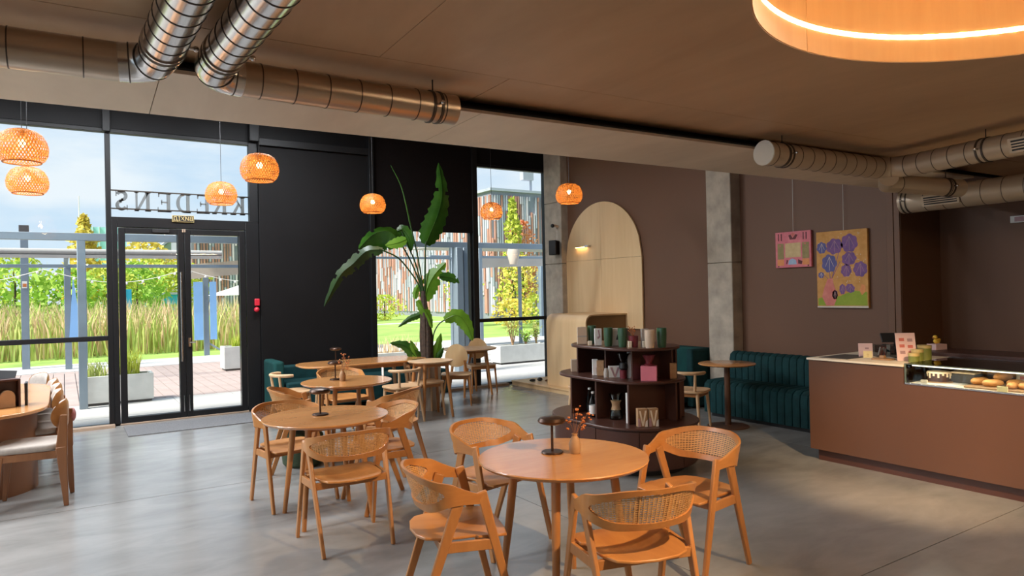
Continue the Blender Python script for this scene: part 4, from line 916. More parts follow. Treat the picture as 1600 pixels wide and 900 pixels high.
for i, (x, y, dz, l, r, rz, lb) in enumerate(((6.08, 2.585, 0, .15, .030, 62, 'crusty roll leaning left at the left of the bread pile'), (6.02, 2.47, 0, .15, .030, 48, 'crusty roll lying lowest in front of the bread pile'), (6.17, 2.46, .035, .16, .032, 66, 'crusty roll on top in the middle of the bread pile'),
        (6.13, 2.36, .0, .13, .030, 52, 'crusty roll at the right of the bread pile'), (6.0, 2.33, 0, .10, .026, 75, 'small crusty roll behind the yellow price tag'), (6.05, 2.26, 0, .11, .026, 45, 'crusty roll at the right end of the board'))):
    loaf('bread_roll', 'crust', x, y, ZB + .0145 + dz, l, r, rz, lb, 'bread', 'crusty rolls in the case')
box_item('price_card', 'pale_yellow', 5.905, 2.36, ZB, .07, .012, .04, -90, 'yellow price tag in front of the rolls', 'card')
o = box_item('menu_sign', 'cream_paper', 6.40, 2.30, ZB, .30, .012, .10, -62, 'cream printed sign card standing behind the rolls', 'sign', [('print', 'salmon', [(-.42, .5), (-.2, .5), (-.2, .75), (-.42, .75)]), ('print', 'slate', [(0, .38), (.3, .38), (.3, .5), (0, .5)])])
ZK = .9505
def sheet_stand(name, m, x, y, w, h, rz, tilt, label, squares):
    o = obj(name, MB().box(-w / 2, -.003, 0, w / 2, .003, h), m, None); o.location = (x, y, ZK); o.rotation_euler = (math.radians(-tilt), 0, math.radians(rz)); tag(o, label, 'card')
    for sx, sz, mm in squares: obj('print', MB().box(sx * w - w * .13, -.0042, sz * h - h * .055, sx * w + w * .13, -.0032, sz * h + h * .055), mm, o, smooth=False)
    return o
sheet_stand('menu_sheet', 'pale_pink', 6.17, 3.19, .16, .245, -42, 12, 'large pale pink menu sheet with six small pictures on the counter', [(-.2, .76, 'salmon'), (.22, .74, 'mauve'), (-.2, .53, 'salmon'), (.22, .51, 'salmon'), (-.2, .3, 'mauve'), (.22, .28, 'salmon')])
sheet_stand('info_card', 'pale_pink', 6.27, 3.62, .12, .125, -50, 10, 'small pale pink card at the left of the counter objects', [(.1, .62, 'mauve'), (.1, .3, 'mauve')])
sheet_stand('yellow_note', 'pale_yellow', 6.20, 3.56, .075, .062, -50, 6, 'small yellow note in front of the pale pink card', [(0, .5, 'gold_tin'), (0, .25, 'gold_tin')])
o = thing('sweets_box', 'clear box of red and white wrapped sweets on the counter', 'box', (6.40, 3.54, ZK), -40); obj('clear_box', MB().box(-.06, -.05, .0, .06, .05, .11), 'smoky_glass', o, smooth=False); mb = MB(); mw = MB()
for i in range(12): (mb if i % 3 else mw).tube([(-.04 + .007 * i, -.02 + .01 * (i % 4), .012), (-.02 + .005 * i, -.02 + .012 * (i % 3), .09 - .004 * (i % 5))], .007, 6)
obj('red_sweets', mb, 'salmon', o); obj('white_sweets', mw, 'white_paper', o)
o = thing('tip_jar', 'clear tall box with a white tag left of the pink menu sheet', 'box', (6.42, 3.36, ZK), -38); obj('clear_box', MB().box(-.085, -.05, 0, .085, .05, .12), 'smoky_glass', o, smooth=False); obj('white_tag', MB().box(.03, -.058, 0, .06, -.052, .125), 'white_paper', o); obj('tag_slot', MB().box(.039, -.0595, .03, .051, -.0582, .085), 'black_plastic', o)
o = thing('till_screen', 'black till screen on the counter behind the clear boxes', 'screen', (6.66, 3.55, ZK), -40); obj('foot', MB().box(-.06, -.05, 0, .06, .05, .012), 'black_plastic', o, .003); obj('stem', MB().bar((0, 0, .012), (0, 0, .15), .03, .02), 'black_plastic', o); obj('screen', MB().bar((0, -.02, .12), (0, .03, .20), .26, .02, up=(0, 1, 0)), 'black_plastic', o, .004)
tag(obj('wooden_tray', MB().prism(rrect(6.06, 3.30, 6.20, 3.46, .02, 4), ZK, ZK + .012), 'tan_clay', None, .003), 'small orange wooden tray on the counter before the clear boxes', 'tray'); tag(obj('wooden_block', MB().box(6.12, 3.37, ZK + .0125, 6.16, 3.41, ZK + .035), 'tan_clay', None, .002), 'tiny wooden block on the orange tray', 'block')
for x, y, r, h, lb in ((6.10, 3.10, .042, .075, 'shortest olive green tin at the end of the counter'), (6.20, 3.12, .046, .10, 'middle olive green tin of three on the counter'), (6.36, 3.14, .055, .125, 'tallest olive green tin of three on the counter')):
    o = obj('tin', MB().lathe([(0, 0), (r, 0), (r, h), (0, h)], n=28), 'olive_tin', None, .003); o.location = (x, y, ZK); tag(o, lb, 'tin', 'olive green tins'); obj('lid', MB().lathe([(r + .002, h - .022), (r + .002, h + .004), (0, h + .004)], n=28), 'gold_tin', o)
o = thing('duck_toy', 'small yellow toy duck on a pale box behind the counter', 'toy', (7.02, 3.35, 1.0), 165); obj('duck_body', MB().ball((0, 0, .066), .026, 16, 10, .95, 1.35).ball((.020, 0, .103), .021, 14, 10).ball((-.032, 0, .078), .012, 10, 8, 1, 1.3), 'yellow', o); obj('beak', MB().tube([(.036, 0, .100), (.054, 0, .098)], [.008, .004], 8), 'orange_dry', o)
obj('perch_box', MB().box(-.07, -.05, -.0145, .07, .05, .04), 'pale_pink', o, .002)

# ================================================================== WALL THINGS
t = thing('arch_panel', 'tall arched birch plywood panel on the brown wall in the corner', 'panel', (7.535, 8.82, 0))
def arch_piece(y0, y1, z0, z1, r=.955, zc=2.13):
    ys = [y0 + (y1 - y0) * i / 16 for i in range(17)]
    if z1 is None: top = [(y, zc + math.sqrt(max(0, r * r - y * y))) for y in ys]; return [(y0, z0)] + ([(y1, z0)]) + top[::-1]
    return [(y0, z0), (y1, z0), (y1, z1), (y0, z1)]
for y0, y1, z0, z1 in ((.012, .955, 2.133, None), (-.955, .008, 2.133, None), (.012, .955, 1.0, 2.129), (-.955, .008, 1.0, 2.129)):
    obj('plywood_board', MB().slab(arch_piece(y0, y1, z0, z1), (0, 0, 0), (0, 1, 0), (0, 0, 1), (-.028, 0, 0)), 'birch_plywood', t, smooth=False)
t = thing('wall_sconce', 'slim wall light glowing on the arched plywood panel', 'wall lamp', (7.50, 9.2, 2.365))
obj('light_bar', MB().box(-.035, -.13, -.006, -.012, .27, .0), 'dark_steel', t, .002); obj('led_line', MB().box(-.030, -.12, -.0085, -.018, .26, -.0062), 'sconce_glow', t); obj('bracket', MB().box(-.07, -.13, -.015, .0, -.03, .018), 'galvanized', t, .006)
# bent plywood booth on a low platform
t = thing('plywood_booth', 'bent birch plywood booth with a rounded top in front of the arch', 'booth')
pr = [(6.66, .085)] + [(6.66 + .13 - .13 * math.cos(a), 1.115 + .13 * math.sin(a)) for a in [PI / 2 * i / 10 for i in range(11)]] + [(7.53, 1.245)]
ins = [(7.53, 1.222)] + [(6.683 + .107 - .107 * math.cos(a), 1.115 + .107 * math.sin(a)) for a in [PI / 2 * (10 - i) / 10 for i in range(11)]] + [(6.683, .085)]
obj('shell', MB().slab(pr + ins, (0, 8.22, 0), (1, 0, 0), (0, 0, 1), (0, 1.02, 0)), 'birch_plywood', t)
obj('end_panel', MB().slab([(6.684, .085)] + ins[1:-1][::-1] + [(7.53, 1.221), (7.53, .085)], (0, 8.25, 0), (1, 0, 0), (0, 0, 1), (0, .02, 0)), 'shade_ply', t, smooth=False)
t = thing('platform', 'low birch plywood platform under the booth by the right window', 'platform'); obj('deck_board', MB().box(6.51, 7.9, .065, 7.39, 10.11, .084), 'birch_plywood', t, .002); obj('skirt', MB().box(6.53, 7.92, 0, 6.55, 10.11, .065), 'birch_plywood', t); obj('skirt', MB().box(6.55, 7.92, 0, 7.39, 7.94, .065), 'birch_plywood', t)
def shoe(x, y, rz, label, m):
    o = obj('shoe', MB().ball((0, .06, .025), .045, 12, 8, .55, .8, 1.2).ball((0, -.07, .035), .04, 12, 8, .8, .9, 1.2), m); o.location = (x, y, .0855); o.rotation_euler = (0, 0, math.radians(rz)); return tag(o, label, 'shoe')
shoe(6.72, 9.66, 70, 'dark shoe lying on the plywood platform by the window', 'black_plastic')
tag(obj('wooden_stick', MB().tube([(6.78, 9.42, .098), (6.98, 9.50, .098)], .012, 8), 'tan_clay'), 'short wooden stick on the platform beside the booth', 'stick'); tag(obj('wooden_stick', MB().tube([(6.86, 9.58, .098), (7.08, 9.72, .098)], .012, 8), 'walnut'), 'darker wooden stick on the platform near the window', 'stick')
# loudspeaker and lamp on the corner column
t = thing('loudspeaker', 'black loudspeaker on a bracket on the concrete corner column', 'loudspeaker', (7.28, 9.82, 2.25), 30)
obj('cabinet', MB().slab([(-.085, -.07), (.085, -.07), (.06, .08), (-.06, .08)], (0, 0, 0), (1, 0, 0), (0, 1, 0), (0, 0, .26)), 'black_plastic', t, .012); obj('grille', MB().box(-.07, -.078, .015, .07, -.071, .245), 'black_fabric', t, .004); obj('bracket', MB().tube([(.0, .08, .13), (.10, .08, .13)], .018, 10), 'black_metal', t)
tag(obj('speaker_cable', MB().tube([(7.34, 9.80, 2.72), (7.33, 9.80, 2.52)], .004, 6), 'white_paint'), 'thin pale cable dropping from the camera to the loudspeaker', 'cable')
t = thing('security_camera', 'small camera with a black eye high on the corner column', 'camera', (7.39, 9.84, 2.76)); obj('arm', MB().tube([(0, 0, 0), (-.10, 0, .02)], .022, 10), 'beige_ceramic', t); obj('eye', MB().ball((-.12, 0, .01), .035, 14, 10), 'black_plastic', t)
# two paintings hung on wires
def wire(name, y, z0, label): tag(obj(name, MB().tube([(7.515, y, z0), (7.54, y, ZH)], .0025, 5), 'white_paint'), label, 'wire')
def painting(label, y0, y1, z0, z1, ground):
    t = thing('painting', label, 'painting', (7.545, y0, z0)); W, H = abs(y1 - y0), z1 - z0
    obj('canvas', MB().box(-.035, -W, 0, -.001, 0, H), ground, t, .002)
    def shp(nm, m, poly, k=0): obj(nm, MB().slab([(-a * W, b * H) for a, b in poly], (-.0352 - .0004 * k, 0, 0), (0, 1, 0), (0, 0, 1), (-.0006, 0, 0)), m, t, smooth=False)
    return t, shp
t, shp = painting('small square pink painting hung left of the tall orange one', 5.47, 4.98, 1.85, 2.29, 'paint_pink')
shp('painted_square', 'paint_sand', [(.28, .28), (.72, .28), (.72, .68), (.28, .68)], 1); shp('painted_block', 'paint_olive', [(.06, .24), (.24, .24), (.24, .68), (.06, .68)]); shp('painted_block', 'paint_olive', [(.76, .24), (.95, .24), (.95, .68), (.76, .68)])
shp('painted_block', 'paint_orange', [(.05, .06), (.24, .06), (.24, .23), (.05, .23)]); shp('painted_block', 'paint_orange', [(.76, .06), (.95, .06), (.95, .23), (.76, .23)])
shp('painted_arc', 'paint_sky', [(.36, .08), (.60, .08), (.58, .2), (.48, .25), (.38, .2)]); shp('painted_leaf', 'paint_dark', [(.64, .1), (.74, .08), (.76, .16), (.64, .22)]); shp('painted_arc', 'paint_dark', [(.3, .1), (.33, .1), (.36, .2), (.32, .22)])
shp('painted_arc', 'paint_dark', [(.38, .9), (.42, .78), (.58, .78), (.64, .9), (.58, .92), (.5, .82), (.44, .92)]); shp('painted_arc', 'salmon', [(.44, .93), (.5, .84), (.57, .93), (.5, .97)])
for a in (.08, .16, .78, .86): shp('painted_bar', 'paint_dark', [(a, .76), (a + .03, .76), (a + .03, .96), (a, .96)])
for a, b in ((.08, .04), (.92, .04), (.14, .62), (.84, .64)): shp('painted_dot', 'salmon' if b > .5 else 'paint_dark', [(a - .02, b - .02), (a + .02, b - .02), (a + .02, b + .02), (a - .02, b + .02)], 1)
t, shp = painting('tall orange painting of purple leaves in a pink vase on the brown wall', 4.91, 4.29, 1.36, 2.25, 'paint_ochre')
shp('painted_ground', 'paint_green', [(.02, .03), (.98, .03), (.98, .20), (.72, .22), (.45, .15), (.2, .16), (.02, .12)]); shp('painted_edge', 'paint_light', [(.0, .0), (1, .0), (1, .025), (0, .02)], 1)
shp('painted_vase', 'paint_rose', [(.14, .25), (.10, .14), (.18, .03), (.34, .03), (.42, .16), (.34, .30), (.32, .38), (.22, .38)], 1); shp('painted_fruit', 'paint_orange', [(.84, .22), (.88, .16), (.94, .2), (.95, .28), (.88, .3)], 1)
for a, b, x, y in ((.27, .36, .25, .5), (.28, .36, .47, .60), (.29, .36, .45, .72), (.27, .36, .55, .40), (.25, .36, .16, .42)): shp('painted_stem', 'paint_violet', [(a, b), (a + .012, b), (x + .012, y), (x, y)])
def pleaf(cx, cy, rx, ry, m, rot=0):
    pts = []
    for i in range(44):
        a = 2 * PI * i / 44; k = 1.06 - .14 * abs(math.sin(3.5 * a + .6)) ** 3; x, y = rx * k * math.cos(a), ry * k * math.sin(a); c, s = math.cos(rot), math.sin(rot); pts.append((cx + c * x - s * y * 1.4, cy + s * x / 1.4 + c * y))
    shp('painted_leaf', m, pts, 1)
    for k in (-1, 0, 1): shp('painted_vein', 'mauve' if m != 'paint_blue' else 'paint_light', [(cx + .55 * k * rx, cy - ry * (.35 if k else .8)), (cx + .55 * k * rx + .007, cy - ry * (.35 if k else .8)), (cx + .007, cy + ry * .75), (cx, cy + ry * .75)], 3)
for a in ((.11, .79, .10, .075, 'paint_blue', 0), (.37, .80, .16, .10, 'paint_violet', .2), (.66, .83, .16, .115, 'paint_violet', -.1), (.26, .58, .15, .115, 'paint_blue', .1), (.65, .63, .14, .085, 'paint_violet', .2), (.59, .48, .10, .08, 'paint_violet', 0), (.86, .49, .13, .095, 'paint_violet', -.2), (.09, .43, .06, .04, 'paint_blue', 0), (.51, .24, .06, .065, 'paint_violet', 0), (.66, .25, .09, .055, 'paint_violet', -.5), (.36, .17, .055, .06, 'paint_violet', 0)): pleaf(*a)
mb = MB(); rr = random.Random(3)
for i in range(46):
    a, b = rr.uniform(.04, .96), rr.uniform(.3, .96); W, H = .62, .89; mb.slab([(-a * W - .004, b * H - .004), (-a * W + .004, b * H - .004), (-a * W + .003, b * H + .006), (-a * W - .003, b * H + .006)], (-.0352, 0, 0), (0, 1, 0), (0, 0, 1), (-.0006, 0, 0))
obj('painted_specks', mb, 'paint_light', t, smooth=False, kind='stuff')
wire('picture_wire', 5.22, 2.29, 'thin wire holding the small pink painting'); wire('picture_wire', 4.57, 2.25, 'thin wire holding the tall orange painting')
t = thing('wall_tag', 'small white patterned plate on the dark wall at the right picture edge', 'plate', (8.295, 3.1, 2.265)); obj('plate_body', MB().box(-.02, -.35, -.035, 0, .10, .035), 'white_paper', t, .003); obj('plate_print', MB().box(-.0215, -.30, -.025, -.0202, .06, .025), 'mauve', t)

# ================================================================== TABLE THINGS
def mushroom(label, x, y):
    t = thing('table_lamp', label, 'table lamp', (x, y, .7405), 0, 'mushroom table lamps')
    obj('base', MB().lathe([(0, 0), (.058, 0), (.06, .005), (.056, .010), (0, .010)], n=32), 'bronze', t); obj('stem', MB().lathe([(.007, .010), (.007, .165)], n=12), 'bronze', t)
    obj('cap', MB().lathe([(0, .158), (.05, .158), (.072, .166), (.078, .178), (.068, .192), (.04, .200), (0, .202)], n=36), 'bronze', t); return t
mushroom('mushroom lamp on the front round table beside the dried flowers', 2.235, 3.07); mushroom('mushroom lamp alone on the second round table', 1.59, 5.10); mushroom('slim mushroom lamp on the third round table behind the vase', 2.38, 7.10); mushroom('mushroom lamp on the long table before the black wall', 3.0, 8.92)
def bud_vase(label, x, y, k, m='tan_clay', fl='orange_dry', h=1.0):
    t = thing('bud_vase', label, 'vase', (x, y, .7405), 0, 'bud vases'); obj('vase_body', MB().lathe([(0, 0), (.026, 0), (.032, .012), (.033, .055 * h), (.022, .08 * h), (.014, .095 * h), (.017, .108 * h), (.012, .108 * h), (.010, .09 * h), (0, .08 * h)], n=24), m, t)
    r = random.Random(k); mb = MB(); fm = MB()
    for i in range(6):
        a = r.uniform(-.5, .9); b = r.uniform(-.35, .35); L = r.uniform(.08, .17); top = V(math.sin(a) * L * .8, b * L * .6, .10 * h + L * math.cos(a)); mb.tube([(0, 0, .085 * h), top * .5 + V(0, 0, .06 * h), top], .0014, 4)
        for q in range(6):
            c = top + V(r.uniform(-.02, .02), r.uniform(-.02, .02), r.uniform(-.05, .01)); fm.ball(c, r.uniform(.006, .010), 6, 4, .7)
    obj('stems', mb, 'walnut', t); obj('dried_flowers', fm, fl, t, kind='stuff'); return t
bud_vase('small bottle vase with orange dried flowers on the front round table', 2.325, 2.985, 5)
bud_vase('bottle vase with a feathery dried plume on the third round table', 2.41, 6.965, 11, h=1.1)
tag(obj('table_card', MB().box(2.90, 7.06, .7405, 2.905, 7.11, .83), 'white_paper'), 'small white card standing at the right edge of the third round table', 'card')

# ================================================================== POTTED PLANT
t = thing('potted_plant', 'tall bird of paradise plant in a pale pot before the window', 'plant', (4.27, 8.80, 0))
OX, OY = 4.27, 8.80
def pl(p): return V(p[0] - OX, p[1] - OY, p[2])
obj('pot', MB().lathe([(0, 0), (.165, 0), (.17, .02), (.19, .64), (.188, .66), (.175, .66), (.172, .60), (0, .60)], n=36), 'stone_pot', t); obj('soil', MB().lathe([(0, .605), (.171, .605)], n=24), 'soil', t, recalc=False)
tk = MB()
for k in range(7):
    a = 2 * PI * k / 7; tk.tube([(.045 * math.cos(a), .045 * math.sin(a), .6), (.05 * math.cos(a + .3) - .01, .05 * math.sin(a + .3), 1.05), (.03 * math.cos(a + .6) - .03, .03 * math.sin(a + .6), 1.34), (.016 * math.cos(a + .8) - .04, .016 * math.sin(a + .8), 1.66)], [.052, .045, .033, .014], 9)
obj('trunk', tk, 'trunk_brown', t)
def spline(pts, n):
    P = [Vector(p) for p in pts]; P = [P[0] * 2 - P[1]] + P + [P[-1] * 2 - P[-2]]; out = []
    for i in range(1, len(P) - 2):
        for k in range(n):
            f = k / n; a, b, c, d = P[i - 1], P[i], P[i + 1], P[i + 2]
            out.append(.5 * ((2 * b) + (c - a) * f + (2 * a - 5 * b + 4 * c - d) * f * f + (3 * b - a - 3 * c + d) * f ** 3))
    out.append(P[-2]); return out
VIEW = V(-.545, -.839, .05)
def leaf(pts, w, m, fold=.25, tilt=0.0, tears=(), par=None, droop=0.0, peak=.5):
    c = spline([pl(p) for p in pts], 7); n = len(c) - 1; mb = MB(); rows = []
    nv = (VIEW + V(.839, -.545, 0) * tilt).normalized()
    for i, p in enumerate(c):
        f = i / n; tg = (c[min(n, i + 1)] - c[max(0, i - 1)]).normalized(); sd = tg.cross(nv).normalized(); up = sd.cross(tg).normalized()
        fp = f * .5 / peak if f < peak else .5 + .5 * (f - peak) / (1 - peak); ww = w * (math.sin(PI * min(1, fp * .93 + .07)) ** .6) * (1 - .2 * f)
        if ww < .004: ww = .004
        row = []
        for s in (-1, -.5, 0, .5, 1):
            wv = ww * (1 + .12 * math.sin(i * 2.1 + s * 3)); q = p + sd * (s * wv) - up * (fold * abs(s) * wv) + V(0, 0, -droop * abs(s) * wv); row.append(q)
        rows.append(row)
    for r in rows: mb.v += [tuple(q) for q in r]
    for i in range(n):
        for j in range(4):
            if (i, j) in tears: continue
            mb.f.append((5 * i + j, 5 * i + j + 1, 5 * i + 6 + j, 5 * i + 5 + j))
    o = obj('leaf', mb, m, t, recalc=False)
    obj('midrib', MB().tube([q + nv * .003 for q in c], [.006 * (1 - .7 * i / n) for i in range(n + 1)], 5), m, o); return o
def stalk(pts, r=.011): obj('stalk', MB().tube(spline([pl(p) for p in pts], 5), r, 7), 'strelitzia_dark', t)
stalk([(4.22, 8.8, 1.55), (4.18, 8.83, 1.74), (4.07, 8.9, 1.95), (3.93, 8.99, 2.14), (3.72, 9.12, 2.26)]); leaf([(3.76, 9.10, 2.25), (3.57, 9.22, 2.23), (3.41, 9.32, 2.06), (3.25, 9.43, 1.89), (3.06, 9.55, 1.47)], .105, 'strelitzia_dark', .5, .5, {(4, 0), (9, 3), (14, 0), (15, 4), (20, 0), (21, 3)}, droop=.2)
stalk([(4.22, 8.8, 1.55), (4.2, 8.82, 1.74), (4.11, 8.87, 2.02), (4.02, 8.93, 2.24), (3.93, 8.99, 2.41)]); leaf([(3.97, 8.97, 2.36), (3.84, 9.04, 2.50), (3.66, 9.16, 2.47), (3.48, 9.28, 2.27)], .19, 'strelitzia', .7, .2, {(6, 0), (13, 3)}, droop=.55); leaf([(3.99, 8.80, 2.38), (3.88, 8.86, 2.33), (3.74, 8.95, 2.30)], .085, 'strelitzia_bright', .1, 0)
stalk([(4.23, 8.8, 1.55), (4.21, 8.81, 1.74), (4.14, 8.85, 2.06), (4.06, 8.9, 2.29), (3.99, 8.95, 2.5)]); leaf([(3.93, 8.97, 2.50), (4.0, 8.94, 2.52), (4.07, 8.89, 2.40), (4.10, 8.88, 2.22)], .085, 'strelitzia', .3, -.2)
stalk([(4.24, 8.8, 1.55), (4.22, 8.8, 1.74), (4.17, 8.83, 2.15), (4.09, 8.88, 2.6)]); obj('rolled_leaf', MB().tube(spline([pl(p) for p in ((4.09, 8.88, 2.6), (4.0, 8.94, 3.1), (3.87, 9.01, 3.43))], 5), [.012 - .0009 * i for i in range(11)], 7), 'strelitzia', t)
stalk([(4.25, 8.79, 1.5), (4.25, 8.78, 1.74), (4.26, 8.78, 2.06), (4.27, 8.77, 2.35)]); leaf([(4.27, 8.77, 2.31), (4.34, 8.73, 2.50), (4.43, 8.67, 2.76), (4.47, 8.63, 3.05), (4.44, 8.66, 3.45)], .165, 'strelitzia', .3, .35, {(20, 3), (21, 0)}, peak=.34)
stalk([(4.24, 8.79, 1.3), (4.25, 8.78, 1.54)]); leaf([(4.24, 8.78, 1.52), (4.28, 8.76, 1.7), (4.37, 8.7, 1.89), (4.5, 8.62, 2.05)], .14, 'strelitzia_bright', .35, -.1, {(7, 0), (11, 4), (13, 3), (16, 0), (17, 3)}); leaf([(4.42, 8.66, 1.86), (4.55, 8.59, 1.84), (4.66, 8.53, 1.76)], .075, 'strelitzia', .2, 0, {(10, 0), (12, 3)})
leaf([(4.14, 8.80, 1.53), (4.2, 8.75, 1.41), (4.26, 8.72, 1.3), (4.31, 8.70, 1.14)], .075, 'strelitzia_bright', .4, .3); leaf([(4.24, 8.79, 1.36), (4.15, 8.85, 1.31), (4.06, 8.91, 1.27), (3.93, 9.0, 1.16)], .05, 'strelitzia', .3, 0)
stalk([(4.30, 8.75, .6), (4.33, 8.74, .78), (4.34, 8.73, 1.03), (4.4, 8.69, 1.18), (4.49, 8.63, 1.26)], .009); leaf([(4.47, 8.64, 1.25), (4.62, 8.54, 1.31), (4.73, 8.48, 1.18), (4.80, 8.43, .95)], .115, 'strelitzia_bright', .3, .15, droop=.1)
for pts, w, m in (([(4.19, 8.84, .62), (4.1, 8.89, .78), (4.0, 8.95, .90), (3.83, 9.06, .94)], .085, 'strelitzia'), ([(4.18, 8.83, .62), (4.12, 8.87, .80), (4.07, 8.90, .97)], .06, 'strelitzia_bright'), ([(4.2, 8.80, .62), (4.17, 8.80, .74), (4.10, 8.82, .84)], .05, 'strelitzia'),
        ([(4.34, 8.75, .62), (4.39, 8.72, .84), (4.44, 8.69, 1.06)], .065, 'strelitzia_bright'), ([(4.35, 8.76, .62), (4.40, 8.70, .74), (4.46, 8.66, .86)], .05, 'strelitzia'), ([(4.12, 8.83, 1.55), (4.14, 8.84, 1.66), (4.20, 8.82, 1.78)], .05, 'strelitzia_bright')): leaf(pts, w, m, .3, .1)

# ================================================================== OUTDOORS
struct('lawn', MB().box(-70, 21.3, -.3, 130, 260, -.035), 'grass', smooth=False)
tr = struct('terrace', MB().box(-12, 10.42, -.3, 24, 21.3, -.05), 'path', smooth=False)
p0 = None
def pieces(name, xs, ys, g, z, m):
    first = None
    for a, b in zip(xs, xs[1:]):
        for c, d_ in zip(ys, ys[1:]):
            if first is None: first = obj(name, MB().box(0, 0, -.05, b - a - g, d_ - c - g, 0), m, tr, smooth=False); first.location = (a, c, z)
            else: share(first, name, (a, c, z + rnd.uniform(-.001, .001)), tr)
pieces('paving_tile', [-3 + .9 * i for i in range(17)], [10.43 + .76 * i for i in range(4)], .008, -.01, 'paving')
pieces('deck_board', [-4.2 + .2 * i for i in range(45)], [12.72, 18.9], .012, -.012, 'deck_wood')
pieces('paving_slab', [4.82 + 1.0 * i for i in range(15)], [12.72 + 1.0 * i for i in range(8)], .01, -.012, 'paving')
struct('garden_path', MB().box(-40, 19.1, -.05, 24, 21.25, -.02), 'path', smooth=False); struct('garden_path', MB().box(10, 35.0, -.05, 60, 35.9, -.02), 'path', smooth=False)
def blades(n, x0, x1, y0, y1, h0, h1, w, lean, seed, z=0.0):
    r = random.Random(seed); mb = MB()
    for i in range(n):
        x, y, h = r.uniform(x0, x1), r.uniform(y0, y1), r.uniform(h0, h1); a = r.uniform(0, 2 * PI); c, s = math.cos(a), math.sin(a); L = r.uniform(.3, 1) * lean * h; b = r.uniform(0, 2 * PI); lx, ly = L * math.cos(b), L * math.sin(b)
        mb.add([(x - w * c, y - w * s, z), (x + w * c, y + w * s, z), (x + w * c * .8 + lx * .35, y + w * s * .8 + ly * .35, z + h * .6), (x - w * c * .8 + lx * .35, y - w * s * .8 + ly * .35, z + h * .6), (x + lx, y + ly, z + h)], [(0, 1, 2, 3), (3, 2, 4)])
    return mb
tag(obj('reed_bed', blades(5200, -16, 6.3, 23.2, 29.5, .75, 1.65, .028, .35, 2, -.035), 'reed_green', smooth=False, recalc=False, kind='stuff'), 'green reeds growing in a wide bed beyond the terrace', 'reeds')
tag(obj('reed_bed', blades(3800, -16, 6.3, 23.6, 29.5, 1.0, 1.8, .026, .3, 3, -.035), 'reed_gold', smooth=False, recalc=False, kind='stuff'), 'golden seed heads and dry reeds mixed through the bed', 'reeds')
def planter(label, x0, x1, y0, y1, h, rz=0):
    t = thing('planter', label, 'planter', ((x0 + x1) / 2, (y0 + y1) / 2, -.009), rz); a, b = (x1 - x0) / 2, (y1 - y0) / 2
    mb = MB(); 
    for bx in ((-a, -b, .04, a, -b + .05, h), (-a, b - .05, .04, a, b, h), (-a, -b + .05, .04, -a + .05, b - .05, h), (a - .05, -b + .05, .04, a, b - .05, h), (-a + .05, -b + .05, .04, a - .05, b - .05, h - .06)): mb.box(*bx)
    obj('trough', mb, 'light_concrete', t, .004); obj('foot', MB().box(-a + .03, -b + .03, 0, a - .03, b - .03, .04), 'slate', t); return t
planter('long concrete planter just outside the left leaf of the door', .24, 1.20, 12.48, 12.92, .45); planter('concrete planter farther out behind the right leaf of the door', 2.98, 3.95, 16.35, 16.85, .53)
planter('long pale planter with shrubs outside the right window', 8.15, 9.5, 13.08, 13.5, .42); planter('white planter outside the window behind the tall plant', 5.15, 6.35, 13.0, 13.45, .45)
def tuft(label, x, y, z, h, n, sp, seed, m='reed_green'): return tag(obj('grass_tuft', blades(n, x - sp, x + sp, y - .12, y + .12, h * .5, h, .008, .45, seed, z), m, smooth=False, recalc=False), label, 'grass')
tuft('blue green grass tuft at the left end of the planter by the door', .42, 12.7, .385, .34, 90, .14, 5); tuft('tall yellow green grass tuft in the planter by the door', .82, 12.7, .385, .52, 220, .2, 6, 'tree_lime'); tuft('short grass tuft in the far planter behind the right door leaf', 3.35, 16.6, .465, .36, 120, .16, 7, 'tree_lime'); tuft('wispy pale grass in the white planter behind the tall plant', 5.7, 13.2, .385, .42, 110, .45, 8, 'reed_gold')
def shrub(label, x, y, z, h, w, seed, m):
    r = random.Random(seed); t = thing('shrub', label, 'shrub', (x, y, z)); st = MB(); lf = MB()
    for i in range(8):
        a = r.uniform(0, 2 * PI); k = r.uniform(.3, 1); top = V(w * k * math.cos(a), .5 * w * k * math.sin(a), h * r.uniform(.6, 1)); st.tube([(0, 0, 0), top * .5 + V(0, 0, h * .12), top], [.012, .008, .004], 5)
        for q in range(16):
            f = r.uniform(.35, 1); p = top * f + V(r.uniform(-.06, .06), r.uniform(-.06, .06), r.uniform(-.04, .06)); d = V(r.uniform(-1, 1), r.uniform(-1, 1), r.uniform(-.3, .6)).normalized() * .06; s = d.cross(V(r.uniform(-1, 1), r.uniform(-1, 1), 1)).normalized() * .016
            lf.add([p - d, p + s, p + d, p - s], [(0, 1, 2, 3)])
    obj('stems', st, 'tan_clay', t); obj('foliage', lf, m, t, smooth=False, recalc=False); return t
shrub('tall leafy shrub in the middle of the planter outside the right window', 8.62, 13.29, .37, .75, .38, 3, 'reed_green'); shrub('low leafy shrub in the planter outside the right window', 8.98, 13.29, .37, .36, .2, 4, 'tree_green'); shrub('thin shrub at the right end of the planter outside the right window', 9.28, 13.29, .37, .6, .16, 5, 'reed_green')
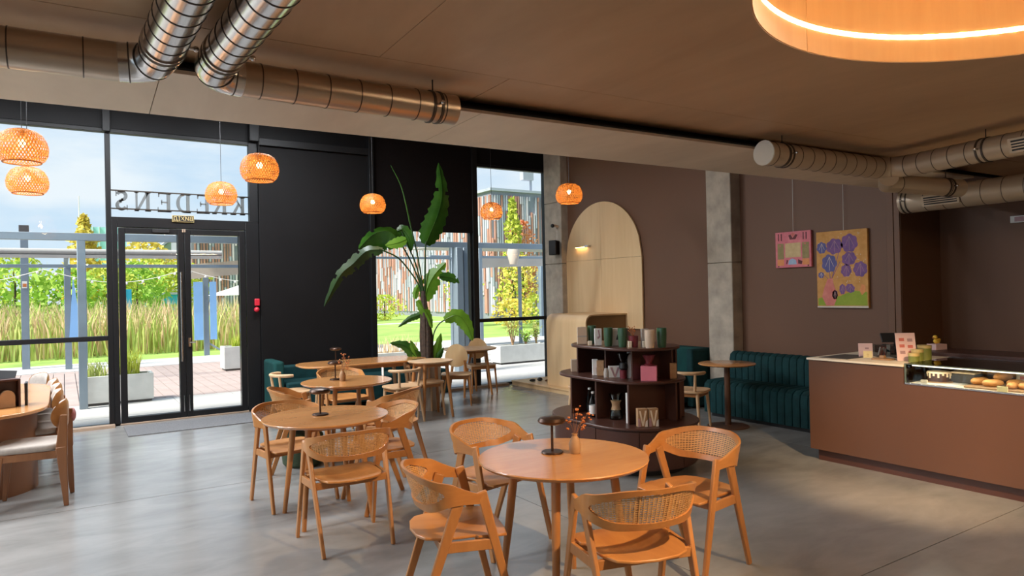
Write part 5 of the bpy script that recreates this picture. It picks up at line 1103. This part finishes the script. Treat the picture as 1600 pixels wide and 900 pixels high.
def tree(label, x, y, h, w, m, kind='round', n=900, seed=1, trunk=.25, group='trees beyond the terrace', sz=1.0):
    r = random.Random(seed); t = thing('tree', label, 'tree', (x, y, -.04), 0, group); mb = MB(); z0 = h * trunk * .7
    for i in range(n):
        f = r.random(); a = r.uniform(0, 2 * PI)
        if kind == 'cone': zz = z0 + (h - z0) * f; R = w * (1 - f) ** .8 * (.75 + .3 * math.sin(f * 21 + a * 2)) + .08
        else: zz = z0 + (h - z0) * f; R = w * math.sqrt(max(0, 1 - (2 * f - 1) ** 2)) * (.85 + .2 * math.sin(5 * a + 9 * f + seed)) + .05
        R *= r.uniform(.45, 1); p = V(R * math.cos(a), R * math.sin(a), zz); q = (.05 + .028 * h) * r.uniform(.6, 1.3) * sz
        d = V(r.uniform(-1, 1), r.uniform(-1, 1), r.uniform(-1, 1)).normalized() * q; s = d.cross(V(r.uniform(-1, 1), r.uniform(-1, 1), r.uniform(-1, 1))).normalized() * q * .6
        mb.add([p - d, p + s, p + d, p - s], [(0, 1, 2, 3)])
    obj('crown', mb, m, t, smooth=False, recalc=False); obj('trunk', MB().tube([(0, 0, 0), (0, 0, h * .75)], [.05 + .012 * h, .03], 7), 'trunk_brown', t); return t
k = 0
for x, y, h, w, m, lb in ((-7.5, 36, 4.2, 2.6, 'tree_green', 'dense green tree beyond the reeds, farthest left'), (-4.2, 37, 3.7, 2.4, 'tree_lime', 'lime tree at the left edge beyond the reeds'), (-1.7, 36, 3.3, 2.0, 'tree_green', 'bushy green tree left of the tall steel post'), (.3, 35, 3.0, 1.7, 'tree_green', 'bright green bushy tree right of the tall steel post'),
        (1.7, 37, 3.2, 1.6, 'tree_lime', 'lime tree behind the twin steel posts'), (3.0, 38, 3.4, 1.7, 'tree_green', 'green tree beside the door frame'), (4.6, 52, 4.4, 2.4, 'tree_lime', 'lime tree behind the blue hut, left'), (6.8, 53, 4.2, 2.2, 'tree_lime', 'lime tree behind the blue hut, right'), (4.0, 43, 2.4, .9, 'tree_green', 'small green tree left of the blue hut'), (5.3, 60, 6.3, 2.6, 'tree_yellow', 'pale yellow tree tops over the blue hut'), (-3.0, 62, 5.2, 2.9, 'tree_lime', 'distant lime tree behind the left trees')):
    k += 1; tree(lb, x, y, h, w, m, 'round', 1000, k, .12)
tree('golden yellow pointed tree standing above the left trees', 1.35, 60, 7.9, 2.3, 'tree_yellow', 'cone', 900, 31, .3)
tree('tall pointed lime tree in front of the slatted building', 19.6, 30, 6.5, 1.15, 'tree_lime', 'cone', 1100, 41, .15, sz=.55); tree('red leaved tree right of the tall pointed lime tree', 20.6, 30.6, 5.4, 1.0, 'tree_red', 'round', 700, 42, .3, sz=.55); tree('yellow tree low in the right window', 18.6, 28, 3.4, 1.25, 'tree_yellow', 'round', 800, 43, .3, sz=.55); tree('lime tree at the left of the right window', 16.3, 29.5, 3.3, 1.1, 'tree_lime', 'round', 700, 44, .2, sz=.55)
k = 50
for x, y, h, w, m, lb in ((14.5, 40, 1.9, 1.5, 'tree_yellow', 'yellow bush in front of the slatted building behind the tall plant'), (17.0, 41, 1.6, 1.5, 'tree_lime', 'lime bush behind the tall plant'), (19.2, 27.0, 1.5, 1.3, 'tree_lime', 'lime hedge bush low in the right window'), (21.5, 27.5, 1.7, 1.3, 'tree_green', 'green bush at the right of the right window'), (17.0, 26.2, 1.3, 1.1, 'tree_yellow', 'yellow bush under the pointed tree')):
    k += 1; tree(lb, x, y, h, w, m, 'round', 600, k, .05, 'bushes before the building')
# slatted building with a corner, and the long wing behind
def slatted(name, label, bx, faces, roof):
    t = thing(name, label, 'building'); obj('walls', MB().box(*bx), 'facade_dark', t, smooth=False); r = random.Random(12); mbs = {'slat_red': MB(), 'slat_grey': MB(), 'slat_pale': MB()}
    x0, y0, z0, x1, y1, z1 = bx
    for f, a, b, step in faces:
        s = a
        while s < b:
            z = .3
            while z < z1 - .3:
                L = r.uniform(.8, 2.6); m = r.choice(['slat_red', 'slat_red', 'slat_red', 'slat_grey', 'slat_grey', 'slat_pale', None]); ze = min(z + L, z1 - .25)
                if m and ze > z + .1:
                    dp = r.uniform(.05, .13)
                    if f == 'front': mbs[m].box(s, y0 - dp, z, s + step * .6, y0, ze)
                    else: mbs[m].box(x0 - dp, s, z, x0, s + step * .6, ze)
                z = ze + .02
            s += step
    for m, mb in mbs.items(): obj('facade_slats', mb, m, t, smooth=False, kind='stuff', label={'slat_red': 'rust red slats', 'slat_grey': 'blue grey slats', 'slat_pale': 'pale slats'}[m])
    obj('roof_edge', MB().box(x0 - .15, y0 - .15, z1, x1 + .1, y1 + .1, z1 + .16), 'slat_grey', t, smooth=False); return t
b1 = slatted('slatted_building', 'building clad in rust red and grey slats behind the right window trees', (22.0, 36, -.04, 48, 59.8, 7.8), (('front', 22, 30, .17), ('side', 36, 59.5, .26)), 0)
obj('roof_lamp', MB().tube([(25.3, 36.5, 7.9), (25.3, 36.5, 9.0)], .08, 8).box(24.6, 36.3, 8.7, 25.4, 36.7, 9.2), 'slat_grey', b1)
b2 = slatted('slatted_wing', 'long wing of the slatted building behind the tall plant and the right door leaf', (8.6, 60, -.04, 21.95, 72, 7.0), (('front', 8.6, 21.9, .22),), 0)
obj('blue_door', MB().box(17.3, 59.8, .2, 19.8, 59.995, 3.4), 'steel_blue', b2, smooth=False)
t = thing('gabled_house', 'grey green gabled house behind the blue hut', 'house'); obj('walls', MB().slab([(7.9, 0), (15, 0), (15, 9.2), (11.4, 9.2), (7.9, 6.4)], (0, 78, -.04), (1, 0, 0), (0, 0, 1), (0, 6, 0)), 'sage_wall', t, smooth=False); obj('roof', MB().slab([(7.7, 6.3), (11.4, 9.25), (11.4, 9.5), (7.7, 6.55)], (0, 77.8, -.04), (1, 0, 0), (0, 0, 1), (0, 6.4, 0)), 'slat_grey', t, smooth=False)
t = thing('blue_hut', 'bright blue hut behind the reeds seen through the left door leaf', 'hut'); obj('walls', MB().box(3.9, 45, -.04, 5.7, 47, 1.85), 'hut_blue', t, smooth=False); obj('roof', MB().box(3.7, 44.9, 1.85, 5.8, 47.1, 1.98), 'slat_grey', t, smooth=False)
obj('side_bay', MB().box(5.7, 45.3, -.04, 6.4, 47, 1.95), 'banner_blue', t, smooth=False); obj('window', MB().box(3.2, 45.2, -.04, 3.9, 46.8, 1.6), 'facade_dark', t, smooth=False); obj('window_bar', MB().box(3.18, 45.15, .7, 3.9, 45.2, .82).box(3.18, 45.15, 1.3, 3.9, 45.2, 1.42), 'white_paint', t, smooth=False)
t = thing('tower_block', 'distant turquoise glass block above the left trees', 'building'); obj('block', MB().box(2.6, 140, -.04, 9.5, 150, 14.3), 'teal_facade', t, smooth=False)
obj('mullion', MB().box(3.4, 139.8, 0, 3.5, 140, 14.4).box(4.4, 139.8, 0, 4.5, 140, 14.4).box(5.4, 139.8, 0, 5.5, 140, 14.4).box(6.4, 139.8, 0, 6.5, 140, 14.4), 'white_paint', t, smooth=False)
t = thing('tv_mast', 'thin distant mast over the golden tree', 'mast', (1.6, 90, -.04)); obj('mast_pole', MB().tube([(0, 0, 0), (0, 0, 13.2)], [.12, .05], 6), 'white_paint', t)
# steel pergolas, awnings, banners on the terrace
def steel(label, cat, parts, name='pergola'):
    t = thing(name, label, cat)
    for nm, m, bx in parts: obj(nm, MB().box(*bx), m, t, .004, segs=1)
    return t
G = 'steel_blue'
steel('near steel pergola frame spanning in front of the door and windows', 'pergola', [('beam', G, (-4.5, 12.24, 2.53, 9.9, 12.36, 2.64)), ('post', G, (.18, 12.24, -.009, .29, 12.36, 2.53)), ('post', G, (6.60, 12.16, -.009, 6.74, 12.36, 2.53)), ('post', G, (6.78, 12.2, -.009, 6.90, 12.36, 2.53))])
steel('steel frame with a post behind the tall plant', 'pergola', [('beam', G, (5.0, 13.9, 2.66, 7.5, 14.0, 2.76)), ('post', G, (7.4, 13.9, -.011, 7.5, 14.0, 2.66)), ('rail', G, (5.0, 13.9, 2.38, 7.4, 13.96, 2.43))])
steel('steel frame carrying a pale awning outside the right window', 'pergola', [('beam', G, (9.0, 15.36, 2.80, 15.5, 15.46, 2.90)), ('post', G, (8.98, 15.36, -.011, 9.08, 15.46, 2.80)), ('rail', G, (7.6, 15.38, 2.50, 15.5, 15.44, 2.56)), ('post', G, (11.3, 17.0, -.011, 11.38, 17.08, 2.56)), ('post', G, (14.5, 20.4, -.02, 14.66, 20.56, 2.7))])
steel('far steel awning frame in front of the reeds', 'pergola', [('beam', G, (-5.5, 19.76, 2.42, 6.4, 19.86, 2.50)), ('post', G, (.02, 19.7, -.02, .16, 19.84, 2.42)), ('post', G, (.40, 20.6, -.02, .50, 20.7, 2.6)), ('arm', G, (.02, 16.2, 2.46, .10, 19.7, 2.54))])
t = steel('tall steel post with a warning sticker beyond the deck', 'post', [('post', G, (-.86, 20.5, -.02, -.70, 20.66, 3.30)), ('cap', 'slate', (-.88, 20.48, 3.30, -.68, 20.68, 3.48))], 'steel_post'); obj('sticker', MB().box(-.83, 20.49, 1.95, -.73, 20.498, 2.12), 'white_paper', t, smooth=False); obj('sticker', MB().box(-.82, 20.488, 1.98, -.74, 20.4895, 2.06), 'orange_dry', t, smooth=False)
tag(obj('rolled_awning', MB().tube([(-5.5, 16.0, 2.58), (2.9, 16.0, 2.58)], .06, 12).box(-5.5, 15.93, 2.46, 2.9, 16.07, 2.52), 'awning'), 'grey rolled awning along the left of the terrace', 'awning')
tag(obj('awning', MB().slab([(0, 0), (.9, .10), (1.9, .18), (3.0, .22), (3.0, .66), (1.5, .56), (0, .42)], (2.95, 21.3, 2.15), (1, 0, 0), (0, 0, 1), (0, .03, 0)).slab([(2.9, 21.3), (5.95, 21.3), (5.95, 19.5), (2.9, 19.5)], (0, 0, 2.58), (1, 0, .09), (0, 1, .02), (0, 0, .02)), 'awning_tan', smooth=False), 'beige awning with a hanging front behind the right door leaf', 'awning')
t = thing('banner_stand', 'steel pole with two pale blue hanging banners behind the right door leaf', 'banner', (3.42, 21.35, -.02)); obj('pole', MB().box(-.07, -.05, 0, .07, .05, 2.5), G, t); obj('brace', MB().bar((.05, 0, .35), (.55, -.1, .0), .05, .05), G, t); obj('banner', MB().box(-.33, -.08, .45, -.09, -.065, 2.1), 'banner_blue', t, smooth=False); obj('banner', MB().box(.09, -.08, .45, .27, -.065, 2.1), 'banner_blue', t, smooth=False)
tag(obj('awning', MB().slab([(0, .0), (1.2, .12), (2.6, .16), (6, .2), (6, .55), (2.6, .45), (1.2, .38), (0, .3)], (8.3, 15.7, 2.15), (1, 0, 0), (0, 0, 1), (0, .03, 0)).slab([(8.3, 15.7), (14.3, 15.7), (14.3, 18.5), (8.3, 18.5)], (0, 0, 2.52), (1, 0, 0), (0, 1, .02), (0, 0, .02)), 'awning', smooth=False), 'pale grey hanging awning across the right window', 'awning')
tag(obj('garden_lantern', MB().lathe([(.10, 0), (.18, .30), (.14, .42), (0, .46)], (10.0, 15.3, 2.34), 14), 'awning_tan'), 'beige cloth lantern hung under the awning in the right window', 'lantern')
t = thing('parasol', 'white parasol beyond the reeds behind the right door leaf', 'parasol', (7.1, 31.5, -.04)); obj('canopy', MB().lathe([(2.0, 1.75), (0, 2.4)], n=8), 'white_paper', t, recalc=False, smooth=False); obj('pole', MB().tube([(0, 0, 0), (0, 0, 2.38)], .04, 8), G, t)
t = thing('flag', 'small blue flag on a pole beyond the reeds left of the door', 'flag', (1.93, 30.2, -.04)); obj('pole', MB().tube([(0, 0, 0), (0, 0, 2.15)], .025, 6), 'white_paint', t); obj('flag_cloth', MB().box(.02, .0, 1.25, .27, .02, 2.05), 'hut_blue', t)
tag(obj('cloth', MB().slab([(0, .0), (.28, .12), (.10, 1.6)], (.10, 19.66, .62), (1, 0, 0), (0, 0, 1), (0, .02, 0)), 'banner_blue', smooth=False), 'pale blue folded cloth between the twin steel posts', 'cloth')
lm = MB()
for i in range(26):
    f = i / 25; lm.ball((-3 + 8 * f, 17.2, 2.25 - .28 * math.sin(PI * ((f * 3) % 1))), .028, 6, 4)
pts = [(-3 + 8 * f / 60, 17.2, 2.28 - .28 * math.sin(PI * ((f / 60 * 3) % 1))) for f in range(61)]
t = thing('string_lights', 'string of small white bulbs hanging over the deck', 'string lights'); obj('wire', MB().tube(pts, .006, 4), 'white_paint', t); obj('bulbs', lm, 'white_paper', t)
